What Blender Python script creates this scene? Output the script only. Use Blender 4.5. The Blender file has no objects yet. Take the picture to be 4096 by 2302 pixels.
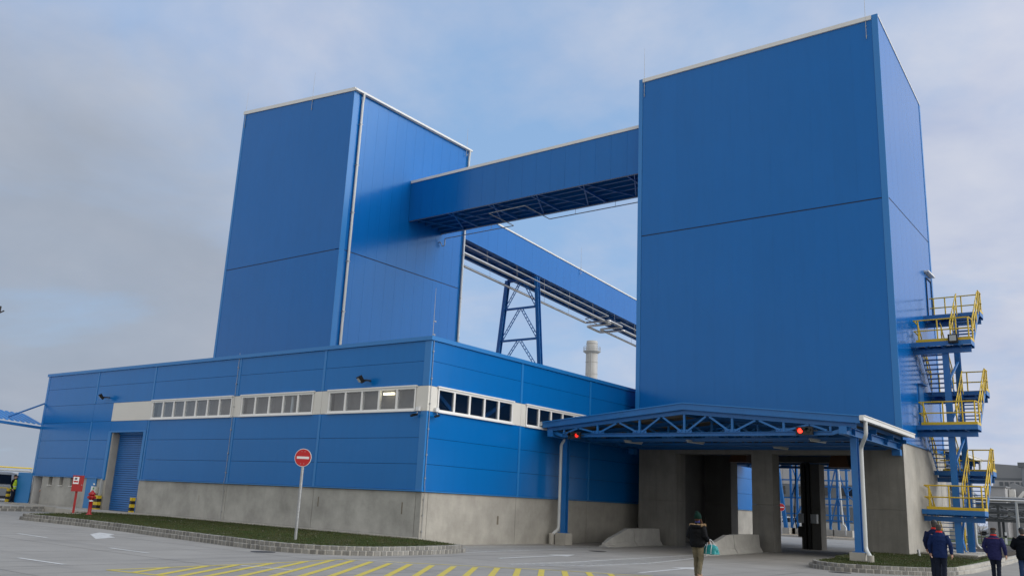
import bpy, bmesh, math, random
from mathutils import Vector, Matrix
random.seed(7)
R = math.radians
SC = bpy.context.scene
COL = SC.collection

# ------------------------------------------------------------------ camera
CAM = Vector((23.5393, -25.6756, 1.512))
YAW, PITCH, ROLL = -0.6523, 0.2415, 0.0474
fw = Vector((math.sin(YAW)*math.cos(PITCH), math.cos(YAW)*math.cos(PITCH), math.sin(PITCH)))
rt0 = Vector((math.cos(YAW), -math.sin(YAW), 0)); up0 = rt0.cross(fw)
rt = rt0*math.cos(ROLL) + up0*math.sin(ROLL); up = up0*math.cos(ROLL) - rt0*math.sin(ROLL)
cd = bpy.data.cameras.new('camera'); cam = bpy.data.objects.new('camera', cd); COL.objects.link(cam)
cam.matrix_world = Matrix(((rt.x, up.x, -fw.x, CAM.x), (rt.y, up.y, -fw.y, CAM.y), (rt.z, up.z, -fw.z, CAM.z), (0, 0, 0, 1)))
cd.sensor_width = 36; cd.lens = 36*3486.0/4096; cd.clip_start = .1; cd.clip_end = 6000
SC.camera = cam

# ------------------------------------------------------------------ node helpers
def N(nt, t, **kw):
    n = nt.nodes.new(t)
    for k, v in kw.items():
        if k in ('inp',):
            for a, b in v.items(): n.inputs[a].default_value = b
        else: setattr(n, k, v)
    return n
def ramp(nt, stops):
    n = nt.nodes.new('ShaderNodeValToRGB'); e = n.color_ramp.elements
    while len(e) < len(stops): e.new(.5)
    for el, (p, c) in zip(e, stops):
        el.position = p; el.color = c if len(c) == 4 else (*c, 1)
    return n
def mathn(nt, op, a=None, b=None, clamp=False):
    n = nt.nodes.new('ShaderNodeMath'); n.operation = op; n.use_clamp = clamp
    for i, v in enumerate((a, b)):
        if v is None: continue
        if isinstance(v, (int, float)): n.inputs[i].default_value = v
        else: nt.links.new(v, n.inputs[i])
    return n.outputs[0]
def mix(nt, fac, a, b, mode='MIX'):
    n = nt.nodes.new('ShaderNodeMix'); n.data_type = 'RGBA'; n.blend_type = mode
    for s, v in ((0, fac), (6, a), (7, b)):
        if isinstance(v, (int, float)): n.inputs[s].default_value = v
        elif isinstance(v, tuple): n.inputs[s].default_value = v if len(v) == 4 else (*v, 1)
        else: nt.links.new(v, n.inputs[s])
    return n.outputs[2]

# ------------------------------------------------------------------ world: hazy winter sky, broken cloud, drifting smoke
SUN_AZ, SUN_EL = R(66), R(30)          # azimuth from +Y towards +X
sun_dir = Vector((math.sin(SUN_AZ)*math.cos(SUN_EL), math.cos(SUN_AZ)*math.cos(SUN_EL), math.sin(SUN_EL)))
W = bpy.data.worlds.new('World'); SC.world = W; W.use_nodes = True
nt = W.node_tree; nt.nodes.clear()
tc = N(nt, 'ShaderNodeTexCoord'); sep = N(nt, 'ShaderNodeSeparateXYZ'); nt.links.new(tc.outputs['Generated'], sep.inputs[0])
sky = N(nt, 'ShaderNodeTexSky', sky_type='NISHITA', sun_disc=False, sun_elevation=SUN_EL, sun_rotation=SUN_AZ, air_density=1.0, dust_density=.6, ozone_density=1.0, altitude=100)
skyc = mix(nt, .72, sky.outputs[0], (2.75, 4.5, 7.2))
den = mathn(nt, 'ADD', mathn(nt, 'MAXIMUM', sep.outputs[2], 0.0), .28)
cx = mathn(nt, 'DIVIDE', sep.outputs[0], den); cy = mathn(nt, 'DIVIDE', sep.outputs[1], den)
cmb = N(nt, 'ShaderNodeCombineXYZ'); nt.links.new(cx, cmb.inputs[0]); nt.links.new(cy, cmb.inputs[1])
n1 = N(nt, 'ShaderNodeTexNoise', inp={'Scale': 1.25, 'Detail': 9.0, 'Roughness': .57, 'Distortion': .35}); nt.links.new(cmb.outputs[0], n1.inputs['Vector'])
n2 = N(nt, 'ShaderNodeTexNoise', inp={'Scale': 3.4, 'Detail': 8.0, 'Roughness': .55, 'Distortion': .2}); nt.links.new(cmb.outputs[0], n2.inputs['Vector'])
# more cloud towards the right of the view (azimuth near +Y), less over the middle
dotr = N(nt, 'ShaderNodeVectorMath', operation='DOT_PRODUCT'); nt.links.new(tc.outputs['Generated'], dotr.inputs[0]); dotr.inputs[1].default_value = (0.10, .99, .12)
cf = mathn(nt, 'ADD', n1.outputs[0], mathn(nt, 'MINIMUM', mathn(nt, 'MAXIMUM', mathn(nt, 'MULTIPLY', mathn(nt, 'SUBTRACT', dotr.outputs['Value'], .84), 1.3), -.03), .2))
cf = mathn(nt, 'ADD', cf, mathn(nt, 'MULTIPLY', mathn(nt, 'SUBTRACT', n2.outputs[0], .5), .25))
cr = ramp(nt, [(.36, (0, 0, 0)), (.66, (1, 1, 1))]); nt.links.new(cf, cr.inputs[0])
cc = ramp(nt, [(.3, (3.75, 4.3, 5.75)), (.72, (5.35, 5.6, 6.35))]); nt.links.new(n2.outputs[0], cc.inputs[0])
# unseen cloud away from the view, closed and whitened to light the front faces
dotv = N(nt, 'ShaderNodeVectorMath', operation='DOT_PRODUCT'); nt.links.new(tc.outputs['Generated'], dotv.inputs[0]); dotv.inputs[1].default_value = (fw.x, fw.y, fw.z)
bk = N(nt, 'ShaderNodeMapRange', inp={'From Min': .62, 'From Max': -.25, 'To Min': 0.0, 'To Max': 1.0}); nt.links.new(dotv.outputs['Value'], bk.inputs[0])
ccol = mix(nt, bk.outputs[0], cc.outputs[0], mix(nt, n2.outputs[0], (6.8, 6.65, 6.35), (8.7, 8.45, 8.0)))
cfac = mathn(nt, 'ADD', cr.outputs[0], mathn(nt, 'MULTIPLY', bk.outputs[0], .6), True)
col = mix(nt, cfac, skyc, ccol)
# light scattered forward round the hazy sun, which stands out of frame to the right
dsun = N(nt, 'ShaderNodeVectorMath', operation='DOT_PRODUCT'); nt.links.new(tc.outputs['Generated'], dsun.inputs[0]); dsun.inputs[1].default_value = sun_dir
aur = mathn(nt, 'MULTIPLY', mathn(nt, 'POWER', mathn(nt, 'MAXIMUM', dsun.outputs['Value'], 0.0), 5.0), 2.3)
aurc = N(nt, 'ShaderNodeCombineXYZ'); a1_ = mathn(nt, 'ADD', aur, 1.0)
for i_ in range(3): nt.links.new(a1_, aurc.inputs[i_])
col = mix(nt, 1.0, col, aurc.outputs[0], 'MULTIPLY')
# grey smoke bank low on the left
dots = N(nt, 'ShaderNodeVectorMath', operation='DOT_PRODUCT'); nt.links.new(tc.outputs['Generated'], dots.inputs[0])
sa, se = R(-67), R(5); dots.inputs[1].default_value = (math.sin(sa)*math.cos(se), math.cos(sa)*math.cos(se), math.sin(se))
sf = mathn(nt, 'ADD', dots.outputs['Value'], mathn(nt, 'MULTIPLY', mathn(nt, 'SUBTRACT', n1.outputs[0], .5), .16))
sr = ramp(nt, [(.93, (0, 0, 0)), (.985, (1, 1, 1))]); nt.links.new(sf, sr.inputs[0])
smk = ramp(nt, [(.25, (2.85, 3.2, 3.8)), (.75, (3.2, 3.6, 4.3))]); nt.links.new(n2.outputs[0], smk.inputs[0])
col = mix(nt, mathn(nt, 'MULTIPLY', sr.outputs[0], .88), col, smk.outputs[0])
bg = N(nt, 'ShaderNodeBackground'); nt.links.new(col, bg.inputs[0]); bg.inputs[1].default_value = .092
ow = N(nt, 'ShaderNodeOutputWorld'); nt.links.new(bg.outputs[0], ow.inputs[0])
sd = bpy.data.lights.new('sun', 'SUN'); sd.energy = .85; sd.angle = R(36); sd.color = (1, .93, .82)
so = bpy.data.objects.new('sun', sd); COL.objects.link(so); so.rotation_euler = sun_dir.to_track_quat('Z', 'Y').to_euler(); so.location = (40, -40, 60)
SC.view_settings.view_transform = 'Standard'; SC.view_settings.look = 'None'; SC.view_settings.gamma = 1
SC.view_settings.use_curve_mapping = False; SC.view_settings.exposure = 0.38
SC.cycles.max_bounces = 6; SC.cycles.diffuse_bounces = 3; SC.cycles.glossy_bounces = 4; SC.cycles.transparent_max_bounces = 8
SC.cycles.use_denoising = True; SC.cycles.sample_clamp_indirect = 4

# ------------------------------------------------------------------ materials
MATS = {}
def mat(name, base, rough=.6, metal=0.0, noise=0.0, nscale=3.0, bump=0.0, bscale=20.0, rand=0.0, spec=.5, emis=None, estr=0, dark=None, streak=0.0, fine=0.0):
    if name in MATS: return MATS[name]
    m = bpy.data.materials.new(name); m.use_nodes = True; t = m.node_tree; t.nodes.clear()
    p = N(t, 'ShaderNodeBsdfPrincipled'); o = N(t, 'ShaderNodeOutputMaterial'); t.links.new(p.outputs[0], o.inputs[0])
    p.inputs['Roughness'].default_value = rough; p.inputs['Metallic'].default_value = metal; p.inputs['Specular IOR Level'].default_value = spec
    geo = N(t, 'ShaderNodeNewGeometry'); pos = geo.outputs['Position']
    c = None
    if noise:
        n = N(t, 'ShaderNodeTexNoise', inp={'Scale': nscale, 'Detail': 6.0, 'Roughness': .6}); t.links.new(pos, n.inputs['Vector'])
        r = ramp(t, [(.3, (1, 1, 1)), (.7, (0, 0, 0))]); t.links.new(n.outputs[0], r.inputs[0])
        dk = dark or tuple(x*(1-noise) for x in base)
        c = mix(t, mathn(t, 'MULTIPLY', r.outputs[0], 1.0 if dark is None else noise), base, dk)
    if streak:
        mp = N(t, 'ShaderNodeMapping'); mp.inputs['Scale'].default_value = (2.2, 2.2, .22); t.links.new(pos, mp.inputs[0])
        n = N(t, 'ShaderNodeTexNoise', inp={'Scale': 1.6, 'Detail': 5.0, 'Roughness': .65}); t.links.new(mp.outputs[0], n.inputs['Vector'])
        r = ramp(t, [(.46, (0, 0, 0)), (.72, (1, 1, 1))]); t.links.new(n.outputs[0], r.inputs[0])
        c = mix(t, mathn(t, 'MULTIPLY', r.outputs[0], streak), c if c is not None else base, tuple(x*.5 for x in base))
    if fine:
        n = N(t, 'ShaderNodeTexNoise', inp={'Scale': 60.0, 'Detail': 3.0}); t.links.new(pos, n.inputs['Vector'])
        r = ramp(t, [(.3, (1-fine,)*3), (.7, (1, 1, 1))]); t.links.new(n.outputs[0], r.inputs[0])
        c = mix(t, 1.0, c if c is not None else base, r.outputs[0], 'MULTIPLY')
    if rand:
        oi = N(t, 'ShaderNodeObjectInfo'); r = ramp(t, [(0, (1-rand,)*3), (1, (1, 1, 1))]); t.links.new(oi.outputs['Random'], r.inputs[0])
        c = mix(t, 1.0, c if c is not None else base, r.outputs[0], 'MULTIPLY')
    if c is None: p.inputs['Base Color'].default_value = (*base, 1)
    else: t.links.new(c, p.inputs['Base Color'])
    if bump:
        n = N(t, 'ShaderNodeTexNoise', inp={'Scale': bscale, 'Detail': 3.0}); t.links.new(pos, n.inputs['Vector'])
        b = N(t, 'ShaderNodeBump', inp={'Strength': bump, 'Distance': .02}); t.links.new(n.outputs[0], b.inputs['Height']); t.links.new(b.outputs[0], p.inputs['Normal'])
    if emis: p.inputs['Emission Color'].default_value = (*emis, 1); p.inputs['Emission Strength'].default_value = estr
    MATS[name] = m; return m

def panel_mat(name, base, rough, micro, spec=.42):
    """coil-coated steel panel: satin paint, faint profiling and dirt"""
    m = mat(name, base, rough, rand=.035, noise=.05, nscale=.35, spec=spec, streak=.10)
    t = m.node_tree; p = t.nodes['Principled BSDF']
    p.inputs['Specular Tint'].default_value = (.55, .82, 1, 1)
    geo = N(t, 'ShaderNodeNewGeometry')
    n = N(t, 'ShaderNodeTexNoise', inp={'Scale': .9, 'Detail': 2.0}); t.links.new(geo.outputs['Position'], n.inputs['Vector'])
    b = N(t, 'ShaderNodeBump', inp={'Strength': micro, 'Distance': .03}); t.links.new(n.outputs[0], b.inputs['Height']); t.links.new(b.outputs[0], p.inputs['Normal'])
    n3 = N(t, 'ShaderNodeTexNoise', inp={'Scale': 2.5, 'Detail': 5.0}); t.links.new(geo.outputs['Position'], n3.inputs['Vector'])
    rr = N(t, 'ShaderNodeMapRange', inp={'To Min': rough-.04, 'To Max': rough+.06}); t.links.new(n3.outputs[0], rr.inputs[0]); t.links.new(rr.outputs[0], p.inputs['Roughness'])
    return m
BLUE_T = panel_mat('tower_panel_blue', (.002, .122, .425), .17, .04, .50)
BLUE_L = panel_mat('hall_panel_blue', (.001, .138, .45), .23, .05, .45)
BLUE_TRIM = mat('trim_blue', (.012, .18, .50), .35, rand=.05)
BLUE_STEEL = mat('steel_blue', (.010, .140, .41), .42, noise=.15, nscale=2.0)
BLUE_DK = mat('seam_dark', (.004, .012, .04), .7)
SHUT = mat('shutter_blue', (.012, .13, .40), .4, noise=.1, nscale=1.5)
DOORB = mat('door_blue', (.02, .18, .46), .45)
WHITE = mat('flashing_white', (.72, .715, .69), .45, noise=.08, nscale=1.0, rand=.04)
CREAM = mat('band_cream', (.68, .66, .61), .5, noise=.05, nscale=.8, rand=.03)
FRAME = mat('window_frame_white', (.78, .775, .76), .35)
CONC = mat('concrete_wall', (.50, .49, .455), .9, noise=.40, nscale=.8, bump=.35, bscale=9, streak=.16, rand=.10, fine=.12)
CONC2 = mat('concrete_light', (.48, .455, .405), .9, noise=.28, nscale=1.2, bump=.3, bscale=10, streak=.16, rand=.05, fine=.12)
CONCB = mat('concrete_barrier', (.42, .41, .385), .9, noise=.2, nscale=2.5, bump=.3, bscale=14, fine=.15)
CONCP = mat('concrete_pier_shaded', (.26, .25, .225), .9, noise=.3, nscale=.9, bump=.35, bscale=9, streak=.5, rand=.08, fine=.12)  # stained pier concrete, base colour also darkened for shade under the canopy
CONCD = mat('concrete_inner_shaded', (.13, .126, .117), .92, noise=.25, nscale=1.0, streak=.3)  # dirty passage concrete, darkened further for the shade inside
STONE = mat('kerb_stone', (.33, .32, .295), .9, noise=.3, nscale=6, bump=.6, bscale=25, rand=.42, fine=.2)
MORTAR = mat('mortar', (.44, .42, .38), .95, noise=.2, nscale=5, fine=.15)
YEL = mat('rail_yellow', (.62, .42, .012), .45, noise=.12, nscale=3)
YELP = mat('hazard_yellow', (.66, .47, .015), .5, noise=.1, nscale=6)
BLK = mat('black_paint', (.012, .012, .013), .5)
RED = mat('fire_red', (.36, .012, .014), .4, noise=.1, nscale=4)
REDS = mat('sign_red', (.46, .008, .010), .4)
WHT = mat('sign_white', (.72, .73, .74), .45)
GALV = mat('galvanised', (.40, .41, .42), .45, metal=.55, noise=.25, nscale=14)
SILV = mat('pipe_lagging', (.62, .60, .57), .28, metal=.95, noise=.1, nscale=3)
GREYP = mat('grey_paint', (.38, .40, .41), .5, noise=.1, nscale=3)
PVC = mat('downpipe_white', (.55, .57, .57), .4, noise=.06, nscale=2)
DKST = mat('dark_steel', (.012, .012, .013), .5, spec=.25)
BROWNSHEET = mat('roof_sheet_underside', (.16, .14, .11), .6, noise=.2, nscale=2)
RUST = mat('spout_orange', (.09, .034, .007), .6, noise=.25, nscale=3)
PAPER = mat('paper_white', (.75, .76, .78), .6)
RUBBER = mat('rubber', (.02, .02, .02), .7)
HALLG = mat('far_hall_grey', (.40, .40, .41), .7, noise=.12, nscale=.2, streak=.15)  # far hall colours carry a slight blue-grey for distance haze
HALLD = mat('far_hall_dark', (.14, .155, .17), .6, noise=.2, nscale=.3)
HALLM = mat('far_hall_mid', (.26, .27, .285), .7, noise=.15, nscale=.2)
BARK = mat('bark', (.10, .085, .07), .9, noise=.3, nscale=10)
SOIL = mat('soil', (.055, .045, .036), 1.0, noise=.5, nscale=5, bump=1.0, bscale=14)
PAINTW = mat('road_paint_white', (.62, .62, .61), .7, noise=.75, nscale=7, dark=(.34, .335, .32))
PAINTY = mat('road_paint_yellow', (.60, .47, .035), .7, noise=.6, nscale=6, dark=(.38, .34, .14))

def glass_mat(name, tint, alpha):
    m = bpy.data.materials.new(name); m.use_nodes = True; t = m.node_tree; t.nodes.clear()
    tr = N(t, 'ShaderNodeBsdfTransparent'); tr.inputs[0].default_value = (*tint, 1)
    gl = N(t, 'ShaderNodeBsdfGlossy'); gl.inputs['Roughness'].default_value = .02; gl.inputs[0].default_value = (.95, .97, 1, 1)
    fr = N(t, 'ShaderNodeFresnel'); fr.inputs[0].default_value = 1.52
    gb = N(t, 'ShaderNodeNewGeometry'); f2 = mathn(t, 'ADD', mathn(t, 'MULTIPLY', fr.outputs[0], 1.6), alpha, True)
    f2 = mathn(t, 'MULTIPLY', f2, mathn(t, 'SUBTRACT', 1.0, gb.outputs['Backfacing']))
    ms = N(t, 'ShaderNodeMixShader'); t.links.new(f2, ms.inputs[0]); t.links.new(tr.outputs[0], ms.inputs[1]); t.links.new(gl.outputs[0], ms.inputs[2])
    o = N(t, 'ShaderNodeOutputMaterial'); t.links.new(ms.outputs[0], o.inputs[0]); return m
GLASS = glass_mat('window_glass', (.86, .88, .90), .02)
GLASSD = glass_mat('window_glass_dark', (.65, .68, .72), .0)
CARGL = mat('car_glass', (.012, .015, .018), .06)

def ground_mat():
    m = bpy.data.materials.new('paving_concrete'); m.use_nodes = True; t = m.node_tree; p = t.nodes['Principled BSDF']
    pos = N(t, 'ShaderNodeNewGeometry').outputs['Position']
    n = N(t, 'ShaderNodeTexNoise', inp={'Scale': .35, 'Detail': 8.0, 'Roughness': .62}); t.links.new(pos, n.inputs['Vector'])
    r = ramp(t, [(.3, (.262, .248, .226)), (.7, (.332, .316, .290))]); t.links.new(n.outputs[0], r.inputs[0])
    # tyre marks and dirt drawn out along the traffic lanes (Y and X)
    c = r.outputs[0]
    for sc_, amt in (((1.6, .10, 1), .5), ((.10, 1.4, 1), .32)):
        mp = N(t, 'ShaderNodeMapping'); mp.inputs['Scale'].default_value = sc_; mp.inputs['Rotation'].default_value = (0, 0, .12); t.links.new(pos, mp.inputs[0])
        w = N(t, 'ShaderNodeTexNoise', inp={'Scale': 1.1, 'Detail': 5.0, 'Roughness': .6}); t.links.new(mp.outputs[0], w.inputs['Vector'])
        wr = ramp(t, [(.54, (0, 0, 0)), (.74, (1, 1, 1))]); t.links.new(w.outputs[0], wr.inputs[0])
        c = mix(t, mathn(t, 'MULTIPLY', wr.outputs[0], amt), c, (.12, .118, .115))
    f = N(t, 'ShaderNodeTexNoise', inp={'Scale': 45.0, 'Detail': 3.0}); t.links.new(pos, f.inputs['Vector'])
    fr = ramp(t, [(.3, (.86,)*3), (.7, (1,)*3)]); t.links.new(f.outputs[0], fr.inputs[0])
    c = mix(t, 1.0, c, fr.outputs[0], 'MULTIPLY')
    # small dark spots (oil, chewing gum, pebbles)
    v = N(t, 'ShaderNodeTexVoronoi', inp={'Scale': 1.3}); t.links.new(pos, v.inputs['Vector'])
    vr = ramp(t, [(.015, (1, 1, 1)), (.05, (0, 0, 0))]); t.links.new(v.outputs['Distance'], vr.inputs[0])
    c = mix(t, mathn(t, 'MULTIPLY', vr.outputs[0], .55), c, (.10, .098, .095))
    t.links.new(c, p.inputs['Base Color']); p.inputs['Roughness'].default_value = .85
    b = N(t, 'ShaderNodeBump', inp={'Strength': .25, 'Distance': .01}); t.links.new(f.outputs[0], b.inputs['Height']); t.links.new(b.outputs[0], p.inputs['Normal'])
    return m
GROUND = ground_mat()
def grass_mat(name, a, b, soil, amt):
    m = bpy.data.materials.new(name); m.use_nodes = True; t = m.node_tree; p = t.nodes['Principled BSDF']
    pos = N(t, 'ShaderNodeNewGeometry').outputs['Position']
    n = N(t, 'ShaderNodeTexNoise', inp={'Scale': 5.0, 'Detail': 6.0, 'Roughness': .7}); t.links.new(pos, n.inputs['Vector'])
    r = ramp(t, [(.3, a), (.7, b)]); t.links.new(n.outputs[0], r.inputs[0])
    n2 = N(t, 'ShaderNodeTexNoise', inp={'Scale': .9, 'Detail': 6.0, 'Roughness': .65}); t.links.new(pos, n2.inputs['Vector'])
    r2 = ramp(t, [(.50, (0, 0, 0)), (.68, (1, 1, 1))]); t.links.new(n2.outputs[0], r2.inputs[0])
    t.links.new(mix(t, mathn(t, 'MULTIPLY', r2.outputs[0], amt), r.outputs[0], soil), p.inputs['Base Color'])
    p.inputs['Roughness'].default_value = .95; p.inputs['Specular IOR Level'].default_value = .15
    b_ = N(t, 'ShaderNodeBump', inp={'Strength': 1.0, 'Distance': .05}); t.links.new(n.outputs[0], b_.inputs['Height']); t.links.new(b_.outputs[0], p.inputs['Normal'])
    return m
TURF = grass_mat('turf', (.020, .034, .009), (.046, .074, .016), (.105, .085, .058), .9)
BLADE = mat('grass_blade', (.034, .062, .012), .8, noise=.85, nscale=1.3, dark=(.085, .070, .036), spec=.2)
FIELD = grass_mat('far_grass', (.05, .07, .035), (.085, .11, .05), (.12, .10, .075), .6)

# ------------------------------------------------------------------ mesh builder
class MB:
    def __init__(s): s.v = []; s.f = []; s.sm = []; s.mi = []; s.cur = 0
    def add(s, vs, fs, smooth=False):
        b = len(s.v); s.v += [tuple(v) for v in vs]
        for f in fs: s.f.append(tuple(i+b for i in f)); s.sm.append(smooth); s.mi.append(s.cur)
        return s
    def box(s, x0, x1, y0, y1, z0, z1):
        return s.add([(x0,y0,z0),(x1,y0,z0),(x1,y1,z0),(x0,y1,z0),(x0,y0,z1),(x1,y0,z1),(x1,y1,z1),(x0,y1,z1)],
                     [(0,3,2,1),(4,5,6,7),(0,1,5,4),(1,2,6,5),(2,3,7,6),(3,0,4,7)])
    def hexa(s, bot, top):       # two 4-point loops
        return s.add(list(bot)+list(top), [(0,3,2,1),(4,5,6,7),(0,1,5,4),(1,2,6,5),(2,3,7,6),(3,0,4,7)])
    def beam(s, p, q, w, h, upv=(0,0,1)):
        p = Vector(p); q = Vector(q); d = (q-p).normalized(); u = Vector(upv)
        if abs(d.dot(u)) > .99: u = Vector((0,1,0))
        a = d.cross(u).normalized()*(w/2); b = a.cross(d).normalized()*(h/2)
        return s.hexa([p-a-b, p+a-b, p+a+b, p-a+b], [q-a-b, q+a-b, q+a+b, q-a+b])
    def ibeam(s, p, q, w, h, t=.02, upv=(0,0,1)):
        p = Vector(p); q = Vector(q); d = (q-p).normalized(); u = Vector(upv)
        if abs(d.dot(u)) > .99: u = Vector((0,1,0))
        a = d.cross(u).normalized(); b = a.cross(d).normalized()
        o = b*(h/2-t/2)
        s.beam(p+o, q+o, w, t, upv); s.beam(p-o, q-o, w, t, upv); s.beam(p, q, t, h-2*t-.002, upv)
        return s
    def tube(s, pts, r, n=8, cap=True, smooth=True):
        pts = [Vector(p) for p in pts]; k = len(pts); rs = r if isinstance(r, (list, tuple)) else [r]*k
        rings = []; pa = None
        for i, p in enumerate(pts):
            if i == 0: d = pts[1]-p
            elif i == k-1: d = p-pts[-2]
            else: d = (pts[i+1]-p).normalized()+(p-pts[i-1]).normalized()
            d.normalize()
            if pa is None:
                a = d.cross(Vector((0,0,1)) if abs(d.z) < .9 else Vector((1,0,0))).normalized()
            else:
                a = (pa - d*pa.dot(d)).normalized()
            pa = a; b = d.cross(a)
            sc_ = 1.0
            if 0 < i < k-1:
                c_ = max(.35, (pts[i+1]-p).normalized().dot(d)); sc_ = 1.0
            rings.append([p+(a*math.cos(2*math.pi*j/n)+b*math.sin(2*math.pi*j/n))*rs[i]*sc_ for j in range(n)])
        vs = [v for rg in rings for v in rg]; fs = []
        for i in range(k-1):
            for j in range(n):
                j2 = (j+1) % n; fs.append((i*n+j, i*n+j2, (i+1)*n+j2, (i+1)*n+j))
        s.add(vs, fs, smooth)
        if cap: s.add(rings[0], [tuple(reversed(range(n)))]); s.add(rings[-1], [tuple(range(n))])
        return s
    def lathe(s, prof, c=(0,0,0), n=16, smooth=True):
        vs = []; fs = []; c = Vector(c)
        for r, z in prof:
            for j in range(n): a = 2*math.pi*j/n; vs.append(c+Vector((r*math.cos(a), r*math.sin(a), z)))
        for i in range(len(prof)-1):
            for j in range(n): j2 = (j+1) % n; fs.append((i*n+j, i*n+j2, (i+1)*n+j2, (i+1)*n+j))
        s.add(vs, fs, smooth); m = len(prof)-1
        s.add(vs[:n], [tuple(reversed(range(n)))]); s.add(vs[m*n:], [tuple(range(n))]); return s
    def prism(s, poly, ext):     # poly: list of 3D points, ext: vector
        n = len(poly); e = Vector(ext); a = [Vector(p) for p in poly]; b = [p+e for p in a]
        return s.add(a+b, [tuple(reversed(range(n))), tuple(range(n, 2*n))]+[(i, (i+1) % n, n+(i+1) % n, n+i) for i in range(n)])
    def ell(s, c, r, n=12, m=8):
        vs = [(c[0], c[1], c[2]-r[2])]; fs = []
        for i in range(1, m):
            ph = -math.pi/2+math.pi*i/m
            for j in range(n):
                a = 2*math.pi*j/n; vs.append((c[0]+r[0]*math.cos(ph)*math.cos(a), c[1]+r[1]*math.cos(ph)*math.sin(a), c[2]+r[2]*math.sin(ph)))
        vs.append((c[0], c[1], c[2]+r[2])); L = len(vs)-1
        for j in range(n): fs.append((0, 1+(j+1) % n, 1+j)); fs.append((L, L-n+j, L-n+(j+1) % n))
        for i in range(m-2):
            for j in range(n): fs.append((1+i*n+j, 1+i*n+(j+1) % n, 1+(i+1)*n+(j+1) % n, 1+(i+1)*n+j))
        return s.add(vs, fs, True)
    def mesh(s, name, mats):
        me = bpy.data.meshes.new(name); me.from_pydata(s.v, [], s.f); me.update()
        for m in (mats if isinstance(mats, (list, tuple)) else [mats]): me.materials.append(m)
        me.polygons.foreach_set('use_smooth', s.sm); me.polygons.foreach_set('material_index', s.mi)
        bm = bmesh.new(); bm.from_mesh(me); bmesh.ops.recalc_face_normals(bm, faces=bm.faces); bm.to_mesh(me); bm.free()
        return me
    def build(s, name, mats, parent=None):
        return link(name, s.mesh(name, mats), parent)
def link(name, me, parent=None, loc=None):
    o = bpy.data.objects.new(name, me); COL.objects.link(o)
    if parent is not None: o.parent = parent
    if loc: o.location = loc
    return o
def tag(o, label=None, cat=None, group=None, kind=None):
    for k, v in (('label', label), ('category', cat), ('group', group), ('kind', kind)):
        if v: o[k] = v
    return o
def empty(name, loc=(0,0,0), rz=0, label=None, cat=None, group=None):
    o = bpy.data.objects.new(name, None); COL.objects.link(o); o.location = loc; o.rotation_euler = (0,0,rz); o.empty_display_size = .2
    return tag(o, label, cat, group)
def copy_tree(o, parent=None):
    c = o.copy(); COL.objects.link(c); c.parent = parent
    for ch in list(o.children): copy_tree(ch, c)
    return c
UNIT = {}
def ubox(name, m, parent, x0, x1, y0, y1, z0, z1, bev=False):
    """box as its own object, sharing one unit mesh per material"""
    k = (m.name, bev)
    if k not in UNIT:
        if bev:
            bm = bmesh.new(); bmesh.ops.create_cube(bm, size=1); bmesh.ops.bevel(bm, geom=list(bm.edges), offset=.09, segments=1, affect='EDGES')
            me = bpy.data.meshes.new('block'); bm.to_mesh(me); bm.free(); me.materials.append(m)
        else: me = MB().box(-.5,.5,-.5,.5,-.5,.5).mesh('board', m)
        UNIT[k] = me
    o = link(name, UNIT[k], parent, ((x0+x1)/2, (y0+y1)/2, (z0+z1)/2)); o.scale = (abs(x1-x0), abs(y1-y0), abs(z1-z0)); return o
def ubeam(name, m, parent, p, q, w, h, upv=(0,0,1)):
    p = Vector(p); q = Vector(q); d = q-p; L = d.length; d.normalize(); u = Vector(upv)
    if abs(d.dot(u)) > .99: u = Vector((0,1,0))
    a = d.cross(u).normalized(); b = a.cross(d).normalized()
    o = ubox(name, m, parent, -.5,.5,-.5,.5,-.5,.5)
    M = Matrix(((a.x*w, d.x*L, b.x*h, (p.x+q.x)/2), (a.y*w, d.y*L, b.y*h, (p.y+q.y)/2), (a.z*w, d.z*L, b.z*h, (p.z+q.z)/2), (0,0,0,1)))
    o.matrix_local = M; return o
def fillet(pts, r, n=4):
    pts = [Vector(p) for p in pts]; out = [pts[0]]
    for i in range(1, len(pts)-1):
        a, b, c = pts[i-1], pts[i], pts[i+1]
        d1 = (a-b); d2 = (c-b); rr = min(r, d1.length*.45, d2.length*.45); p = b+d1.normalized()*rr; q = b+d2.normalized()*rr
        for k in range(n+1):
            t = k/n; out.append(p*(1-t)**2+b*2*t*(1-t)+q*t*t)
    return out+[pts[-1]]

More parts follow.
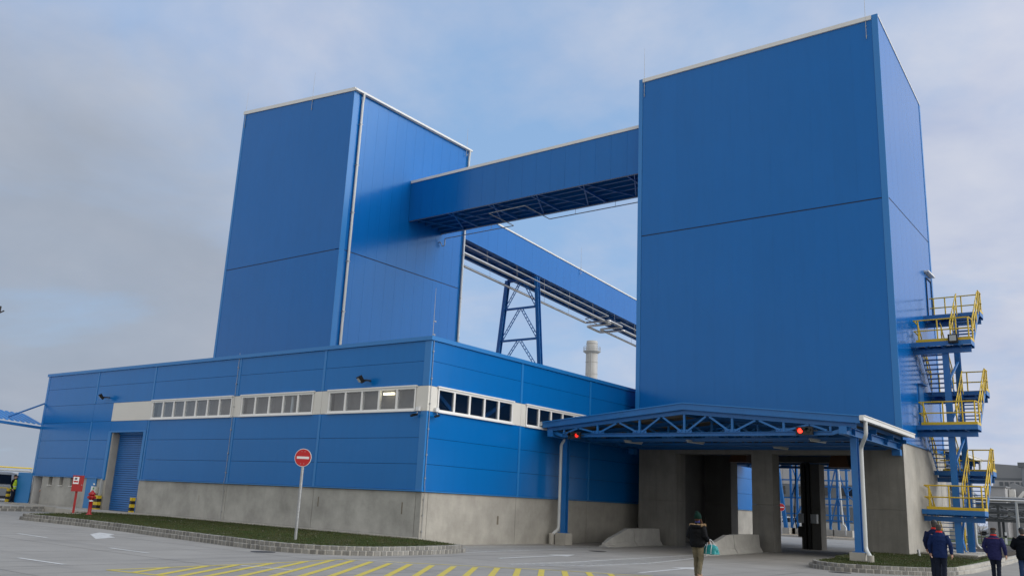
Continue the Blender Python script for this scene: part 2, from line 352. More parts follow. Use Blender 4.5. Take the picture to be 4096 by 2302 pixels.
# ------------------------------------------------------------------ ground
def cl(v, a, b): return max(a, min(b, v))
def g(x, y): return -0.216-0.004*cl(x, -36, 0)+0.008*cl(y-8.6, 0, 7.2)
xs = [-3000,-800,-300,-120,-60,-36,-24,-12,0,12,24,36,60,120,300,800,3000]
ys = [-3000,-800,-200,-60,-30,-15,0,8.6,12,15.8,24,40,60,90,130,200,400,1000,3000]
mb = MB(); mb.add([(x, y, g(x, y)) for y in ys for x in xs], [(j*len(xs)+i, j*len(xs)+i+1, (j+1)*len(xs)+i+1, (j+1)*len(xs)+i) for j in range(len(ys)-1) for i in range(len(xs)-1)])
tag(mb.build('ground', GROUND), 'light grey concrete yard paving with tyre marks and joints', kind='structure')
def sheet(mb, poly, dz=.004, sub=1.0):
    """flat strip following the ground; poly is a convex list of xy, split along its length when it is a quad"""
    if len(poly) == 4:
        (a, b, c, d) = [Vector(p) for p in poly]; n = max(1, int(max((b-a).length, (c-d).length)/sub))
        vs = []; fs = []
        for i in range(n+1):
            t = i/n; p = a.lerp(b, t); q = d.lerp(c, t); vs += [(p.x, p.y, g(p.x, p.y)+dz), (q.x, q.y, g(q.x, q.y)+dz)]
        for i in range(n): fs.append((2*i, 2*i+2, 2*i+3, 2*i+1))
        mb.add(vs, fs)
    else: mb.add([(p[0], p[1], g(*p)+dz) for p in poly], [tuple(range(len(poly)))])
def line(mb, p, q, w, dz=.004):
    p = Vector(p); q = Vector(q); n = Vector((-(q-p).y, (q-p).x)).normalized()*(w/2)
    sheet(mb, [p-n, q-n, q+n, p+n], dz)
# slab joints, sawn into the paving
JT = mat('joint_filler', (.115, .112, .105), .9)
mb = MB()
for x in range(-40, 44, 4):
    for (a, b) in ((-24, -7.9), (-7.9, 9), (9, 60)):
        if -18 < x < 4 and a == -7.9: continue
        if x < 4 and a > -8: continue
        line(mb, (x+.6+a*.02, a), (x+.6+b*.02, b), .022, .002)
for y in (-22, -17.4, -12.9, -9.2, -3.4, 1.8, 6.6, 11.5, 28, 33, 38):
    x0 = -45 if y < -8 else 4.5
    line(mb, (x0, y-.3), (40, y+.5), .022, .002)
tag(mb.build('paving_joint', JT), 'dark sawn joints between the concrete paving slabs', kind='structure')
# road markings
mk = lambda name, m, mb_, lab: tag(mb_.build(name, m), lab, kind='structure')
mb = MB()
for a, b in (((-6.98,-11.62),(-4.89,-11.69)), ((2.16,-15.72),(4.07,-15.63)), ((-.58,-12.03),(1.44,-12.06)), ((5.48,-12.13),(6.94,-11.80)), ((4.63,-8.0),(6.22,-7.35))):
    line(mb, a, b, .12, .006)
mk('lane_dash', PAINTW, mb, 'white lane dashes painted on the yard')
mb = MB()
AR = [(-6.61,-9.39), (-7.68,-8.47), (-6.62,-8.5), (-5.77,-9.17), (-4.97,-9.39), (-4.24,-10.46)]
for a, b in zip(AR, AR[1:]+AR[:1]): mb.add([(p[0], p[1], g(*p)+.004) for p in (a, b, (-5.95,-9.45))], [(0, 1, 2)])
mk('direction_arrow', PAINTW, mb, 'fat white direction arrow painted left of the grass verge')
def arrow(x0, y0, x1, y1, nm, lab):
    mb = MB(); p = Vector((x0, y0)); q = Vector((x1, y1)); d = (q-p).normalized(); n = Vector((-d.y, d.x)); h = q-d*1.35
    line(mb, p, h, .15); mb.add([(v.x, v.y, g(v.x, v.y)+.004) for v in (h-n*.42, q, h+n*.42)], [(0, 1, 2)])
    mk(nm, PAINTW, mb, lab)
arrow(5.82, -2.49, 5.45, 2.6, 'lane_arrow', 'long white lane arrow painted before the left passage')
arrow(11.11, -2.88, 10.8, 1.7, 'lane_arrow', 'long white lane arrow painted beside the walking woman')
# yellow hatched box
mb = MB()
T = [(5.54,-15.46), (5.13,-10.82), (4.71,-8.13), (8.35,-5.74), (9.63,-4.75), (11.33,-4.07), (11.86,-3.48)]
for a, b in zip(T, T[1:]): line(mb, a, b, .11)
B0, B1 = Vector((5.54,-15.46)), Vector((13.3,-14.2))
line(mb, B0, (7.04,-15.14), .13); line(mb, (7.04,-15.14), (15.5,-13.2), .13); line(mb, (15.5,-13.2), (12.2,-3.3), .11)
for a, b in (((5.36,-13.91),(6.24,-15.3)), ((5.38,-12.97),(6.93,-15.22)), ((5.31,-12.07),(7.23,-14.85)), ((5.12,-10.86),(7.41,-14.32)), ((4.97,-9.68),(7.69,-13.73)), ((4.84,-8.65),(7.94,-13.13)), ((5.14,-8.19),(8.18,-12.54)), ((5.6,-7.93),(8.44,-11.93)), ((6.19,-7.8),(8.67,-11.36)), ((6.61,-7.46),(8.94,-10.71)), ((7.1,-7.12),(9.21,-10.06)), ((7.58,-6.78),(9.45,-9.48)), ((8.02,-6.39),(9.71,-8.85)), ((8.43,-5.95),(9.97,-8.2)), ((8.83,-5.53),(10.23,-7.55)), ((9.3,-5.09),(10.51,-6.88)), ((9.89,-4.87),(10.8,-6.18)), ((10.43,-4.51),(11.1,-5.45)), ((10.95,-4.25),(11.5,-5.0))):
    a = Vector(a); b = Vector(b); e = a+(b-a).normalized()*((b-a).length+2.2)
    # the bars run on to the lower edge line of the box
    lo = lambda p: p.y > -15.14+(p.x-7.04)*.229
    while not lo(e): e = a.lerp(e, .97)
    line(mb, a, e, .16, .0055)
mk('hatched_box', PAINTY, mb, 'yellow hatched no-stopping box painted on the yard')
def lane_hatch(left, right, nm, lab, st, n):
    mb = MB()
    for a, b in zip(left, left[1:]): line(mb, a, b, .11)
    for a, b in zip(right, right[1:]): line(mb, a, b, .11)
    def at(poly, t):
        k = min(int(t*(len(poly)-1)), len(poly)-2); u = t*(len(poly)-1)-k; return Vector(poly[k]).lerp(Vector(poly[k+1]), u)
    for i in range(n):
        t = (i+.5)/n; line(mb, at(left, t), at(right, min(1, t+st)), .09, .0055)
    mk(nm, PAINTW, mb, lab)
lane_hatch([(1.0,-.2),(1.1,3.0),(1.4,6.5),(1.75,9.5)], [(3.45,-1.4),(3.2,2.5),(3.0,6.0),(2.8,9.6)], 'lane_hatching', 'white hatched strip beside the hall wall', .10, 20)
lane_hatch([(7.6,-4.3),(7.85,-1.5),(7.55,2.0),(7.35,6.0),(7.15,9.0)], [(7.8,-4.5),(9.0,-2.4),(9.1,1.5),(8.5,5.5),(7.75,9.0)], 'lane_hatching', 'long white hatched strip leading to the middle pier', .07, 30)
mb = MB(); line(mb, (2.85, 9.6), (3.1, 15.3), .1); line(mb, (7.85, 9.0), (7.9, 15.3), .1); line(mb, (5.9, 22.2), (5.3, 32), .12); line(mb, (11, 38), (2, 42), .12); line(mb, (9, 30), (8, 45), .12)
mk('edge_line', PAINTW, mb, 'white edge lines along the barriers and through the passage')
for (x, y, lab) in ((1.9-.2, -8.55, 'rusty manhole cover beside the left verge kerb'), (4.34, 6.0, 'dark manhole cover in front of the left passage'), (14.19, 5.22, 'dark manhole cover in front of the right verge')):
    mb = MB(); z = g(x, y); mb.lathe([(.36, z-.03), (.36, z+.008), (.33, z+.010), (.33, z+.006), (.0, z+.006)], (x, y, 0), 24, False)
    o = mb.build('manhole_cover', mat('cast_iron', (.05, .048, .045), .6, noise=.4, nscale=12)); tag(o, lab, 'manhole', 'manhole covers')

# ------------------------------------------------------------------ kerbs, verges
def resample(path, step):
    P = [Vector(p) for p in path]; out = []; d = 0.0; nxt = 0.0
    for a, b in zip(P, P[1:]):
        L = (b-a).length
        while nxt <= d+L: t = (nxt-d)/L; out.append((a.lerp(b, t), (b-a).normalized())); nxt += step
        d += L
    return out
def smooth_path(path, n=6):
    P = [Vector(p) for p in path]; out = []
    for i in range(len(P)-1):
        p0 = P[max(i-1, 0)]; p1 = P[i]; p2 = P[i+1]; p3 = P[min(i+2, len(P)-1)]
        for k in range(n):
            t = k/n; out.append(.5*((2*p1)+(p2-p0)*t+(2*p0-5*p1+4*p2-p3)*t*t+(3*p1-p0-3*p2+p3)*t**3))
    return out+[P[-1]]
def offset(path, d):
    out = []
    for i, p in enumerate(path):
        a = path[max(i-1, 0)]; b = path[min(i+1, len(path)-1)]; t = (b-a).normalized(); out.append(p+Vector((-t.y, t.x))*d)
    return out
def kerb(name, path, step, label, h1=.135, h2=.12, inward=1):
    """two courses of stone setts bedded in pale mortar, the upper set back; inward is left of the path"""
    path = smooth_path(path); bed = MB(); stones = []
    for cs, (off, zb, h, dep) in enumerate(((.0, -.04, h1+.04, .16), (.13, h1-.02, h2+.02, .16))):
        row = offset(path, inward*(off+dep/2+.005))
        for a, b in zip(row, row[1:]):
            za = g(a.x, a.y)+zb; z2 = g(b.x, b.y)+zb
            d = (b-a).normalized(); n = Vector((-d.y, d.x))*(dep/2-.006)
            bed.hexa([(*(a-n), za), (*(b-n), z2), (*(b+n), z2), (*(a+n), za)], [(*(a-n), za+h-.004), (*(b-n), z2+h-.004), (*(b+n), z2+h-.004), (*(a+n), za+h-.004)])
        row2 = offset(path, inward*(off+dep/2))
        for i, (p, d) in enumerate(resample(row2, step)):
            stones.append((p+d*step*(.5+.5*cs), d, g(p.x, p.y)+zb, h, dep))
    k = bed.build(name, MORTAR); tag(k, label, kind='structure')
    for p, d, z, h, dep in stones:
        s = ubox('kerb_stone', STONE, k, -.5,.5,-.5,.5,-.5,.5, True)
        s.location = (p.x, p.y, z+h/2+random.uniform(-.006, .004)); s.scale = (step*random.uniform(.80, .89), dep*random.uniform(.98, 1.06), h)
        s.rotation_euler = (random.uniform(-.03, .03), random.uniform(-.03, .03), math.atan2(d.y, d.x)+random.uniform(-.04, .04))
    return path
LK = [(-17.9,-5.9), (-17.3,-6.85), (-16.2,-7.2), (-14,-7.05), (-11,-7.05), (-8.5,-7.2), (-5.5,-7.5), (-2.5,-7.75), (0,-7.95), (1.6,-7.95), (2.7,-7.62), (3.4,-7.0), (3.85,-6.2), (3.97,-5.2), (3.9,-3.7), (3.75,-2.4), (3.45,-1.35)]
lp = kerb('kerb', LK, .235, 'stone sett kerb curving round the left grass verge')
RK = [(12.45,9.6), (12.3,8.3), (12.55,7.1), (13.2,6.25), (14.0,5.9), (14.9,6.2), (15.9,7.0), (16.7,8.0), (17.0,9.3)]
rp = kerb('kerb', RK, .235, 'stone sett kerb curving round the right grass verge')
FK = [(-25.9,-7.5), (-26.0,-5.5), (-26.2,-3.4), (-26.5,-1.3)]
kerb('kerb', FK, .40, 'stone sett kerb of the strip by the parked van', inward=1)
# long pale concrete kerb units running on behind the right verge
rk = MB(); base = empty('kerb', (0,0,0)); base['label'] = 'pale concrete kerb units running past the steel stair'; base['kind'] = 'structure'
cp = smooth_path([(17.0,9.45), (17.15,12), (17.1,16), (16.95,20), (16.7,25), (16.4,32)]) 
for p, d in resample(cp, .75):
    for off, zb, h in ((-.09, -.04, .17), (-.24, .12, .13)):
        n = Vector((-d.y, d.x)); c = p+d*.37+n*(-off)
        s = ubox('kerb_unit', CONC2, base, -.5,.5,-.5,.5,-.5,.5, True); s.location = (c.x, c.y, g(c.x, c.y)+zb+h/2); s.scale = (.735, .18, h); s.rotation_euler = (0, 0, math.atan2(d.y, d.x))

def verge(name, poly, top, m, label, kind='structure', skirt=.5):
    """raised bed: top(x,y) gives its height"""
    bm = bmesh.new(); vs = [bm.verts.new((p[0], p[1], top(*p))) for p in poly]; f = bm.faces.new(vs)
    r = bmesh.ops.extrude_face_region(bm, geom=[f]); bmesh.ops.translate(bm, vec=(0, 0, -skirt), verts=[v for v in r['geom'] if isinstance(v, bmesh.types.BMVert)])
    bmesh.ops.triangulate(bm, faces=[f for f in bm.faces if len(f.verts) > 4]); bmesh.ops.recalc_face_normals(bm, faces=bm.faces)
    me = bpy.data.meshes.new(name); bm.to_mesh(me); bm.free(); me.materials.append(m); o = link(name, me); return tag(o, label, kind=kind)
def inside(p, poly):
    c = False; n = len(poly)
    for i in range(n):
        a, b = poly[i], poly[i-1]
        if (a[1] > p[1]) != (b[1] > p[1]) and p[0] < (b[0]-a[0])*(p[1]-a[1])/(b[1]-a[1])+a[0]: c = not c
    return c
ltop = lambda x, y: g(x, y)+.225+.02*cl((y+7.5)/7, 0, 1)
lin = [(p.x, p.y) for p in offset(lp, .24)]
LV = lin+[(1.6,-.75), (.25,-.32), (-1.5,-.55), (-16.5,-.55), (-20.2,-2.0)]
verge('grass_verge', LV, ltop, TURF, 'dark winter grass verge along the hall wall')
rtop = lambda x, y: g(x, y)+.24+.012*cl(y-8, 0, 14)
rin = [(p.x, p.y) for p in offset(rp, .24)]
RV = rin+[(16.85,9.6), (16.85,12), (16.8,16), (16.6,19), (16.2,21), (14.02,21), (14.02,15.55), (12.3,15.55), (12.3,11)]
verge('grass_verge', RV, rtop, TURF, 'dark winter grass verge before the concrete tower base')
verge('soil_bed', [(16.55,15.2), (16.55,19), (16.35,24.5), (16.0,32), (14.1,32), (14.1,16.8), (15.2,16.2)], lambda x, y: rtop(x, y)+.035+.02*math.sin(x*9+y*5), SOIL, 'bare dark soil bed beneath the steel stair')
verge('pavement', [(-17.2,-.6), (-20.6,-2.2), (-23.8,-2.2), (-25.0,-1.5), (-31.9,-1.2), (-31.9,-.02), (.3,-.02), (.3,-.3), (-1.5,-.5)], lambda x, y: g(x, y)+.285, CONC2, 'narrow concrete strip along the foot of the hall')
verge('pavement', [(-26.15,-7.5), (-26.25,-5.5), (-26.45,-3.4), (-26.75,-1.25), (-31.85,-1.25), (-31.95,8), (-60,8), (-60,-14), (-26.2,-14)], lambda x, y: g(x, y)+.22, CONC2, 'raised concrete strip where the van is parked')
def blades(name, poly, top, n, label):
    xs_ = [p[0] for p in poly]; ys_ = [p[1] for p in poly]; v = []; f = []
    while len(f) < n:
        x = random.uniform(min(xs_), max(xs_)); y = random.uniform(min(ys_), max(ys_))
        if not inside((x, y), poly): continue
        z = top(x, y); h = random.uniform(.02, .065); a = random.uniform(0, 6.28); w = .008; lx = random.uniform(-.03, .03); ly = random.uniform(-.03, .03)
        b = len(v); v += [(x-w*math.cos(a), y-w*math.sin(a), z-.004), (x+w*math.cos(a), y+w*math.sin(a), z-.004), (x+lx, y+ly, z+h)]; f.append((b, b+1, b+2))
    me = bpy.data.meshes.new(name); me.from_pydata(v, [], f); me.materials.append(BLADE); tag(link(name, me), label, 'grass', kind='stuff')
blades('grass', LV, ltop, 42000, 'short dark grass on the left verge')
blades('grass', RV, rtop, 18000, 'short dark grass on the right verge')
mb = MB()
for i in range(150):     # pale grit and leaf litter on the verges
    P_, tp = (LV, ltop) if i < 110 else (RV, rtop)
    for _ in range(50):
        x = random.uniform(min(p[0] for p in P_), max(p[0] for p in P_)); y = random.uniform(min(p[1] for p in P_), max(p[1] for p in P_))
        if inside((x, y), P_): break
    else: continue
    r = random.uniform(.008, .024); mb.ell((x, y, tp(x, y)+r*.5), (r*1.3, r, r*.7), 5, 4)
tag(mb.build('gravel', mat('pale_grit', (.26, .24, .20), .9, noise=.4, nscale=9)), 'pale stones scattered over the grass verges', 'gravel', kind='stuff')

# ------------------------------------------------------------------ the long low hall
HL, HT, HP, WB0, WB1 = 31.63, 7.91, 1.84, 4.90, 5.91
hall = empty('production_hall', (0,0,0), 0, 'long low blue clad hall with white window band on concrete plinth', 'building')
G_ = .014
DARKIN = mat('hall_interior', (.03, .032, .036), .9)
def fp(name, m, u0, u1, z0, z1, parent=hall, d0=0.0, d1=.10, gap=G_): return ubox(name, m, parent, u0+gap/2, u1-gap/2, d0, d1, z0+gap/2, z1-gap/2)           # front face, outward -Y
def rp_(name, m, u0, u1, z0, z1, parent=hall, d0=0.0, d1=.10, gap=G_): return ubox(name, m, parent, -d1, -d0, u0+gap/2, u1-gap/2, z0+gap/2, z1-gap/2)         # right face, outward +X
S = [-31.63, -25.67, -19.80, -12.43, -6.30, 0]
ROWS = [HP, 2.84, 3.86, WB0, WB1, 6.91, 7.74]
MB().box(-31.4, -.75, .75, 37.8, .0, 7.5).build('core', DARKIN, hall)
MB().box(-31.6, -.02, .02, 38, 7.6, 7.68).build('roof', mat('roof_membrane', (.2,.2,.2), .9), hall)
for i in range(5):
    a, b = S[i], S[i+1]
    if i == 0: a += .20
    if i == 4: b -= .34
    for z0, z1 in zip(ROWS, ROWS[1:]):
        if z0 == WB0 and i >= 1:
            if i == 1: fp('wall_panel', BLUE_L, a, -23.62, z0, z1)
            continue
        if i == 1 and z1 <= 4.95:      # the gate cuts through this bay
            zt = 4.30
            if z0 < 3.8: fp('wall_panel', BLUE_L, a, -23.55, z0, z1)
            else:
                fp('wall_panel', BLUE_L, a, -23.55, z0, z1); fp('wall_panel', BLUE_L, -23.55, b-.12, zt, z1)
            continue
        fp('wall_panel', BLUE_L, a, b, z0, z1)
    if i > 0: ubox('joint_cover', BLUE_TRIM, hall, a-.07, a+.07, -.018, .012, HP if i != 2 else HP, WB0-.004); ubox('joint_cover', BLUE_TRIM, hall, a-.07, a+.07, -.018, .012, WB1+.004, 7.74)
ubox('joint_cover', BLUE_TRIM, hall, -20.15, -19.92, -.03, .1, HP, 4.30)        # gate frame, right post
ubox('joint_cover', BLUE_TRIM, hall, -23.66, -23.42, -.03, .42, 1.72, 4.34)       # gate frame, left reveal
ubox('joint_cover', BLUE_TRIM, hall, -23.42, -19.92, -.03, .42, 4.28, 4.36)
# corner trims
MB().box(-.34, -.002, -.012, .09, HP-.02, WB0-.002).box(-.34, -.002, -.012, .09, WB1+.002, 7.74).build('corner_trim', BLUE_TRIM, hall)
MB().box(-31.66, -31.43, -.012, .25, HP-.02, 7.74).build('corner_trim', BLUE_TRIM, hall)
# cream band pieces
for a, b in ((-23.62,-19.70), (-12.73,-12.05), (-6.82,-6.30), (-6.30,-5.86), (-.64,.012)): fp('band_panel', CREAM, a, b, WB0, WB1, d0=-.008)
for a, b in ((.002,.54), (5.63,6.23), (6.23,6.61), (11.69,14.6), (14.6,20), (20,26), (26,32), (32,37.9)): rp_('band_panel', CREAM if a < 19 else BLUE_L, a, b, WB0, WB1, d0=-.006)
# right face
RSEG = [0, 6.23, 12.12, 18.0, 24.0, 30.0, 37.9]
for i in range(6):
    a, b = RSEG[i], RSEG[i+1]
    if i == 0: a += .10
    for z0, z1 in zip(ROWS, ROWS[1:]):
        if z0 == WB0: continue
        rp_('wall_panel', BLUE_L, a, b, z0, z1)
    if i > 0: ubox('joint_cover', BLUE_TRIM, hall, -.012, .018, a-.07, a+.07, HP, WB0-.004); ubox('joint_cover', BLUE_TRIM, hall, -.012, .018, a-.07, a+.07, WB1+.004, 7.74)
for a, b in ((-31.63,-31.6),): MB().box(-31.66, -31.56, .25, 37.9, HP, 7.74).build('side_wall', BLUE_L, hall)
MB().box(-31.5, -.1, 37.8, 37.95, 0, 7.7).build('rear_wall', BLUE_L, hall)
# parapet cap, drip trim at the foot of the cladding
MB().box(-31.74, .07, -.075, .35, 7.742, HT).box(-.35, .07, .351, 38, 7.742, HT).box(-31.74, -31.4, .351, 38, 7.742, HT).build('parapet_cap', BLUE_TRIM, hall)
MB().box(-31.68, -23.66, -.055, .06, HP-.055, HP-.004).box(-19.92, .05, -.055, .06, HP-.055, HP-.004).build('drip_trim', BLUE_TRIM, hall)
MB().box(-.06, .051, .061, 37.9, HP-.055, HP-.004).build('drip_trim', BLUE_TRIM, hall)
# plinth of precast panels
PZ = -.25
for a, b in ((-30.42,-29.66), (-29.22,-28.36), (-27.94,-27.14), (-26.74,-25.98), (-25.98,-25.26)): fp('plinth_panel', CONC, a, b, PZ, HP-.06, d0=.04, d1=.32, gap=.004)
for a, b in ((-29.66,-29.22), (-28.36,-27.94), (-27.14,-26.74)):
    fp('plinth_panel', CONC, a, b, PZ, 1.28, d0=.04, d1=.32, gap=0); sl = fp('slit_window', CARGL, a+.02, b-.02, 1.30, HP-.07, d0=.24, d1=.27, gap=0)
    ubox('sill', FRAME, hall, a+.0, b-.0, -.03, .24, 1.282, 1.312)
fp('plinth_panel', CONC, -24.20, -23.60, PZ, HP-.06, d0=.04, d1=.32)
for a, b in ((-20.02,-12.43), (-12.43,-6.30), (-6.30,-.33), (-.33,-.03)): fp('plinth_panel', CONC, a, b, PZ, HP-.06, d0=.04, d1=.32, gap=.024)
for a, b in ((.05,.42), (.42,6.20), (6.20,12.1), (12.1,18), (18,24), (24,30), (30,37.9)): rp_('plinth_panel', CONC2, a, b, PZ, HP-.06, d0=.035, d1=.32, gap=.02)
fp('plinth_panel', CONC, -31.62, -31.42, PZ, HP-.06, d0=.05, d1=.9, gap=0)
# gate: deep concrete reveal, roller shutter of slats
MB().box(-23.42, -23.30, .06, .75, PZ, 4.28).build('gate_reveal', CONC2, hall); MB().box(-20.02, -19.94, .325, .75, PZ, 4.28).build('gate_reveal', CONC, hall)
MB().box(-23.6, -23.422, .04, .5, PZ, HP-.06).build('gate_reveal', CONC, hall)
sh = MB().box(-23.30, -20.02, .50, .54, -.1, 4.28).build('roller_shutter', BLUE_DK, hall)
for k in range(37):
    z = .03+k*.115; s = ubox('slat', SHUT, sh, -23.29, -20.03, .445, .50, z+.012, z+.104); s.rotation_euler = (R(-12), 0, 0)
MB().box(-23.30, -20.02, .40, .56, 4.2, 4.278).build('gate_head', BLUE_TRIM, hall)
# small blue door in the plinth
d = MB().box(-25.24, -24.22, -.01, .05, .02, HP+.02).build('door', DOORB, hall)
MB().tube([(-24.35,-.05,1.0), (-24.5,-.05,1.0)], .012).build('handle', DKST, d)
# electrical box, notice and lamp next to the door
PAN = mat('panel_beige', (.50, .51, .48), .5)
e = empty('control_box', (-24.0,0,1.15), 0, 'small beige electrical box on the plinth by the blue door', 'electrical box')
MB().box(-.16,.16,-.16,.03,-.16,.2).build('case', PAN, e); MB().box(-.16,-.02,-.165,-.161,.04,.14).build('sticker', mat('sticker_green', (.08,.3,.1), .5), e); MB().tube([(0,-.1,.2),(.05,-.2,.27),(.16,-.3,.30)], .012).build('lamp_arm', GALV, e); MB().tube([(.13,-.28,.29),(.24,-.34,.33)], [.025,.05], 8).build('lamp_head', WHT, e)
o = MB().box(-24.62,-24.36,-.022,-.012,1.0,1.36).build('notice', PAPER); tag(o, 'white paper notice on the blue plinth door', 'notice')
# the open door at the far left, its lobby
MB().box(-31.40, -30.44, .9, .95, .0, HP).box(-31.42,-31.40,.05,.95,.0,HP).box(-30.45,-30.43,.33,.95,0,HP).build('lobby_wall', mat('lobby_white', (.6,.6,.6), .7), hall)
dl = empty('door_leaf', (-31.55, -.03, .09)); dl.parent = hall; dl.rotation_euler = (0,0,R(202))
MB().box(.0, 1.03, -.03, .03, 0, 1.86).build('leaf', DOORB, dl); MB().tube([(.95,-.08,.95),(.8,-.08,.95)], .014).build('handle', DKST, dl)

def window(face, u0, u1, n, z0=WB0+.02, z1=WB1-.0, room_card=True):
    bx = (lambda m_, a, b, c0, c1, q0, q1: m_.box(a, b, c0, c1, q0, q1)) if face == 'f' else (lambda m_, a, b, c0, c1, q0, q1: m_.box(-c1, -c0, a, b, q0, q1))
    fr = MB(); t = .07
    bx(fr, u0, u1, -.035, .10, z1-.11, z1-.02); bx(fr, u0, u1, -.035, .10, z0+.02, z0+.10)
    bx(fr, u0, u0+t, -.03, .10, z0+.10, z1-.11); bx(fr, u1-t, u1, -.03, .10, z0+.10, z1-.11)
    w = (u1-u0-t)/n
    for k in range(1, n): c = u0+t/2+k*w; bx(fr, c-.05, c+.05, -.026, .09, z0+.10, z1-.11)
    o = fr.build('window', FRAME, hall)
    tp = MB(); bx(tp, u0-.06, u1+.06, -.085, .05, z1-.02, z1+.035); tp.build('head_flashing', FRAME, o)
    sl = MB(); bx(sl, u0-.04, u1+.04, -.10, .05, z0-.03, z0+.02); sl.build('sill', FRAME, o)
    for k in range(n):
        c0 = u0+t/2+k*w+.05; c1 = u0+t/2+(k+1)*w-.05; p = MB(); bx(p, c0, c1, .02, .028, z0+.10, z1-.11); p.build('pane', GLASS if room_card else GLASSD, o)
    if room_card:  # added grey sheets stand in for the room seen through the glass
        for k in range(n):
            p = MB(); bx(p, u0+t/2+k*w+.003, u0+t/2+(k+1)*w-.003, .30, .31, z0, z1); p.build('room_card', mat('room_card_grey', (.20, .195, .195), .8, noise=.4, nscale=1.4, streak=.25, rand=.28), o)
    return o
window('f', -19.68, -12.75, 7); window('f', -12.01, -6.84, 5); w3 = window('f', -5.84, -.66, 5)
window('r', .56, 5.61, 5, room_card=False); window('r', 6.63, 11.67, 5, room_card=False)
MB().beam((-.45,.6,6.0), (-.45,2.6,4.7), .12, .16).build('brace', BLUE_STEEL, hall); MB().beam((-.45,3.6,4.8), (-.45,5.6,5.9), .12, .16).build('brace', BLUE_STEEL, hall)
lm = MB().box(-2.62, -2.05, .10, .20, 5.63, 5.72).build('tube_lamp', mat('lamp_glow', (.8,.7,.4), .5, emis=(1,.86,.55), estr=3)); tag(lm, 'lit fluorescent tube behind the corner window pane', 'lamp')
cu = MB().tube([(-8.45,.16,5.0),(-8.45,.16,5.78)], .07, 8).build('hanging_strip', mat('strip_pale', (.5,.55,.58), .6)); tag(cu, 'pale hanging strip behind the middle window', 'strip')
# lightning conductor wires with clips
def conductor(pts, parent, clips):
    m_ = MB().tube(pts, .011, 6)
    for c in clips: m_.box(c[0]-.025, c[0]+.025, c[1]-.03, c[1]+.03, c[2]-.025, c[2]+.025)
    return m_.build('lightning_conductor', GALV, parent)
conductor([(.035,.10,7.95), (.035,.10,2.1), (.06,.12,1.75), (.0,.15,1.6), (0,.15,-.15)], hall, [(.03,.10,z) for z in (7.3,6.2,5.2,4.2,3.2,2.3)]+[(.0,.15,z) for z in (1.5,.9,.3)])
conductor([(-12.55,-.05,8.0), (-12.55,-.045,2.1), (-12.62,-.06,1.75), (-12.60,.0,1.5), (-12.60,.0,-.1)], hall, [(-12.55,-.04,z) for z in (7.3,6.5,5.4,4.3,3.2,2.3)]+[(-12.6,.02,1.45),(-12.6,.02,.5)])
# cladding of the lower concrete: rough chipped patches
for (x, z, w, h) in ((-5.97,1.0,.05,.4), (-1.05,.9,.05,.45), (-14.6,.9,.08,.3)): MB().box(x, x+w, .033, .05, z, z+h).build('repair_patch', CONC2 if x < -10 else mat('rust_stain', (.2,.17,.13), .9, noise=.3, nscale=9), hall)
MB().box(-.034,-.024,4.9,5.0,.6,.95).build('repair_patch', mat('rust_stain', (.2,.17,.13), .9), hall)

# lamps and cameras on the hall
def floodlight(name, loc, rz, label, tilt=R(35)):
    e = empty(name, loc, rz, label, 'floodlight', 'wall floodlights')
    MB().box(-.03,.03,-.05,.3,-.03,.03).box(-.13,-.1,-.03,.14,-.03,.03).build('bracket', DKST, e)
    h = MB().hexa([(-.10,-.06,-.16),(.10,-.06,-.16),(.10,.06,-.16),(-.10,.06,-.16)], [(-.17,-.12,.16),(.17,-.12,.16),(.17,.05,.16),(-.17,.05,.16)]).build('head', DKST, e); h.rotation_euler = (tilt, 0, 0); h.location = (0, -.12, .02)
    l = MB().box(-.11,.11,-.125,-.112,-.08,.11).build('lens', mat('lamp_glass', (.35,.37,.36), .12), h)
    return e
floodlight('floodlight', (-3.45,-.28,6.24), R(-25), 'black floodlight above the corner window of the hall')
floodlight('floodlight', (-24.25,-.28,6.22), R(-25), 'small black floodlight above the cream wall panel')
def cctv(loc, rz, label):
    e = empty('security_camera', loc, rz, label, 'camera', 'security cameras at the hall corner')
    MB().box(-.09,.09,-.09,.03,.04,.20).build('junction_box', WHT, e); MB().tube([(0,-.04,.05),(0,-.08,-.06),(-.05,-.14,-.12)], .016).build('arm', GREYP, e)
    b = MB().tube([(.06,-.12,-.10),(-.24,-.18,-.17)], .042, 10).build('body', DKST, e); MB().box(-.27,.05,-.22,-.10,-.095,-.085).build('hood', DKST, e)
cctv((-.42,-.05,4.86), R(0), 'small grey security camera left of the hall corner')
cctv((.05,.47,4.86), R(90), 'small grey security camera right of the hall corner')

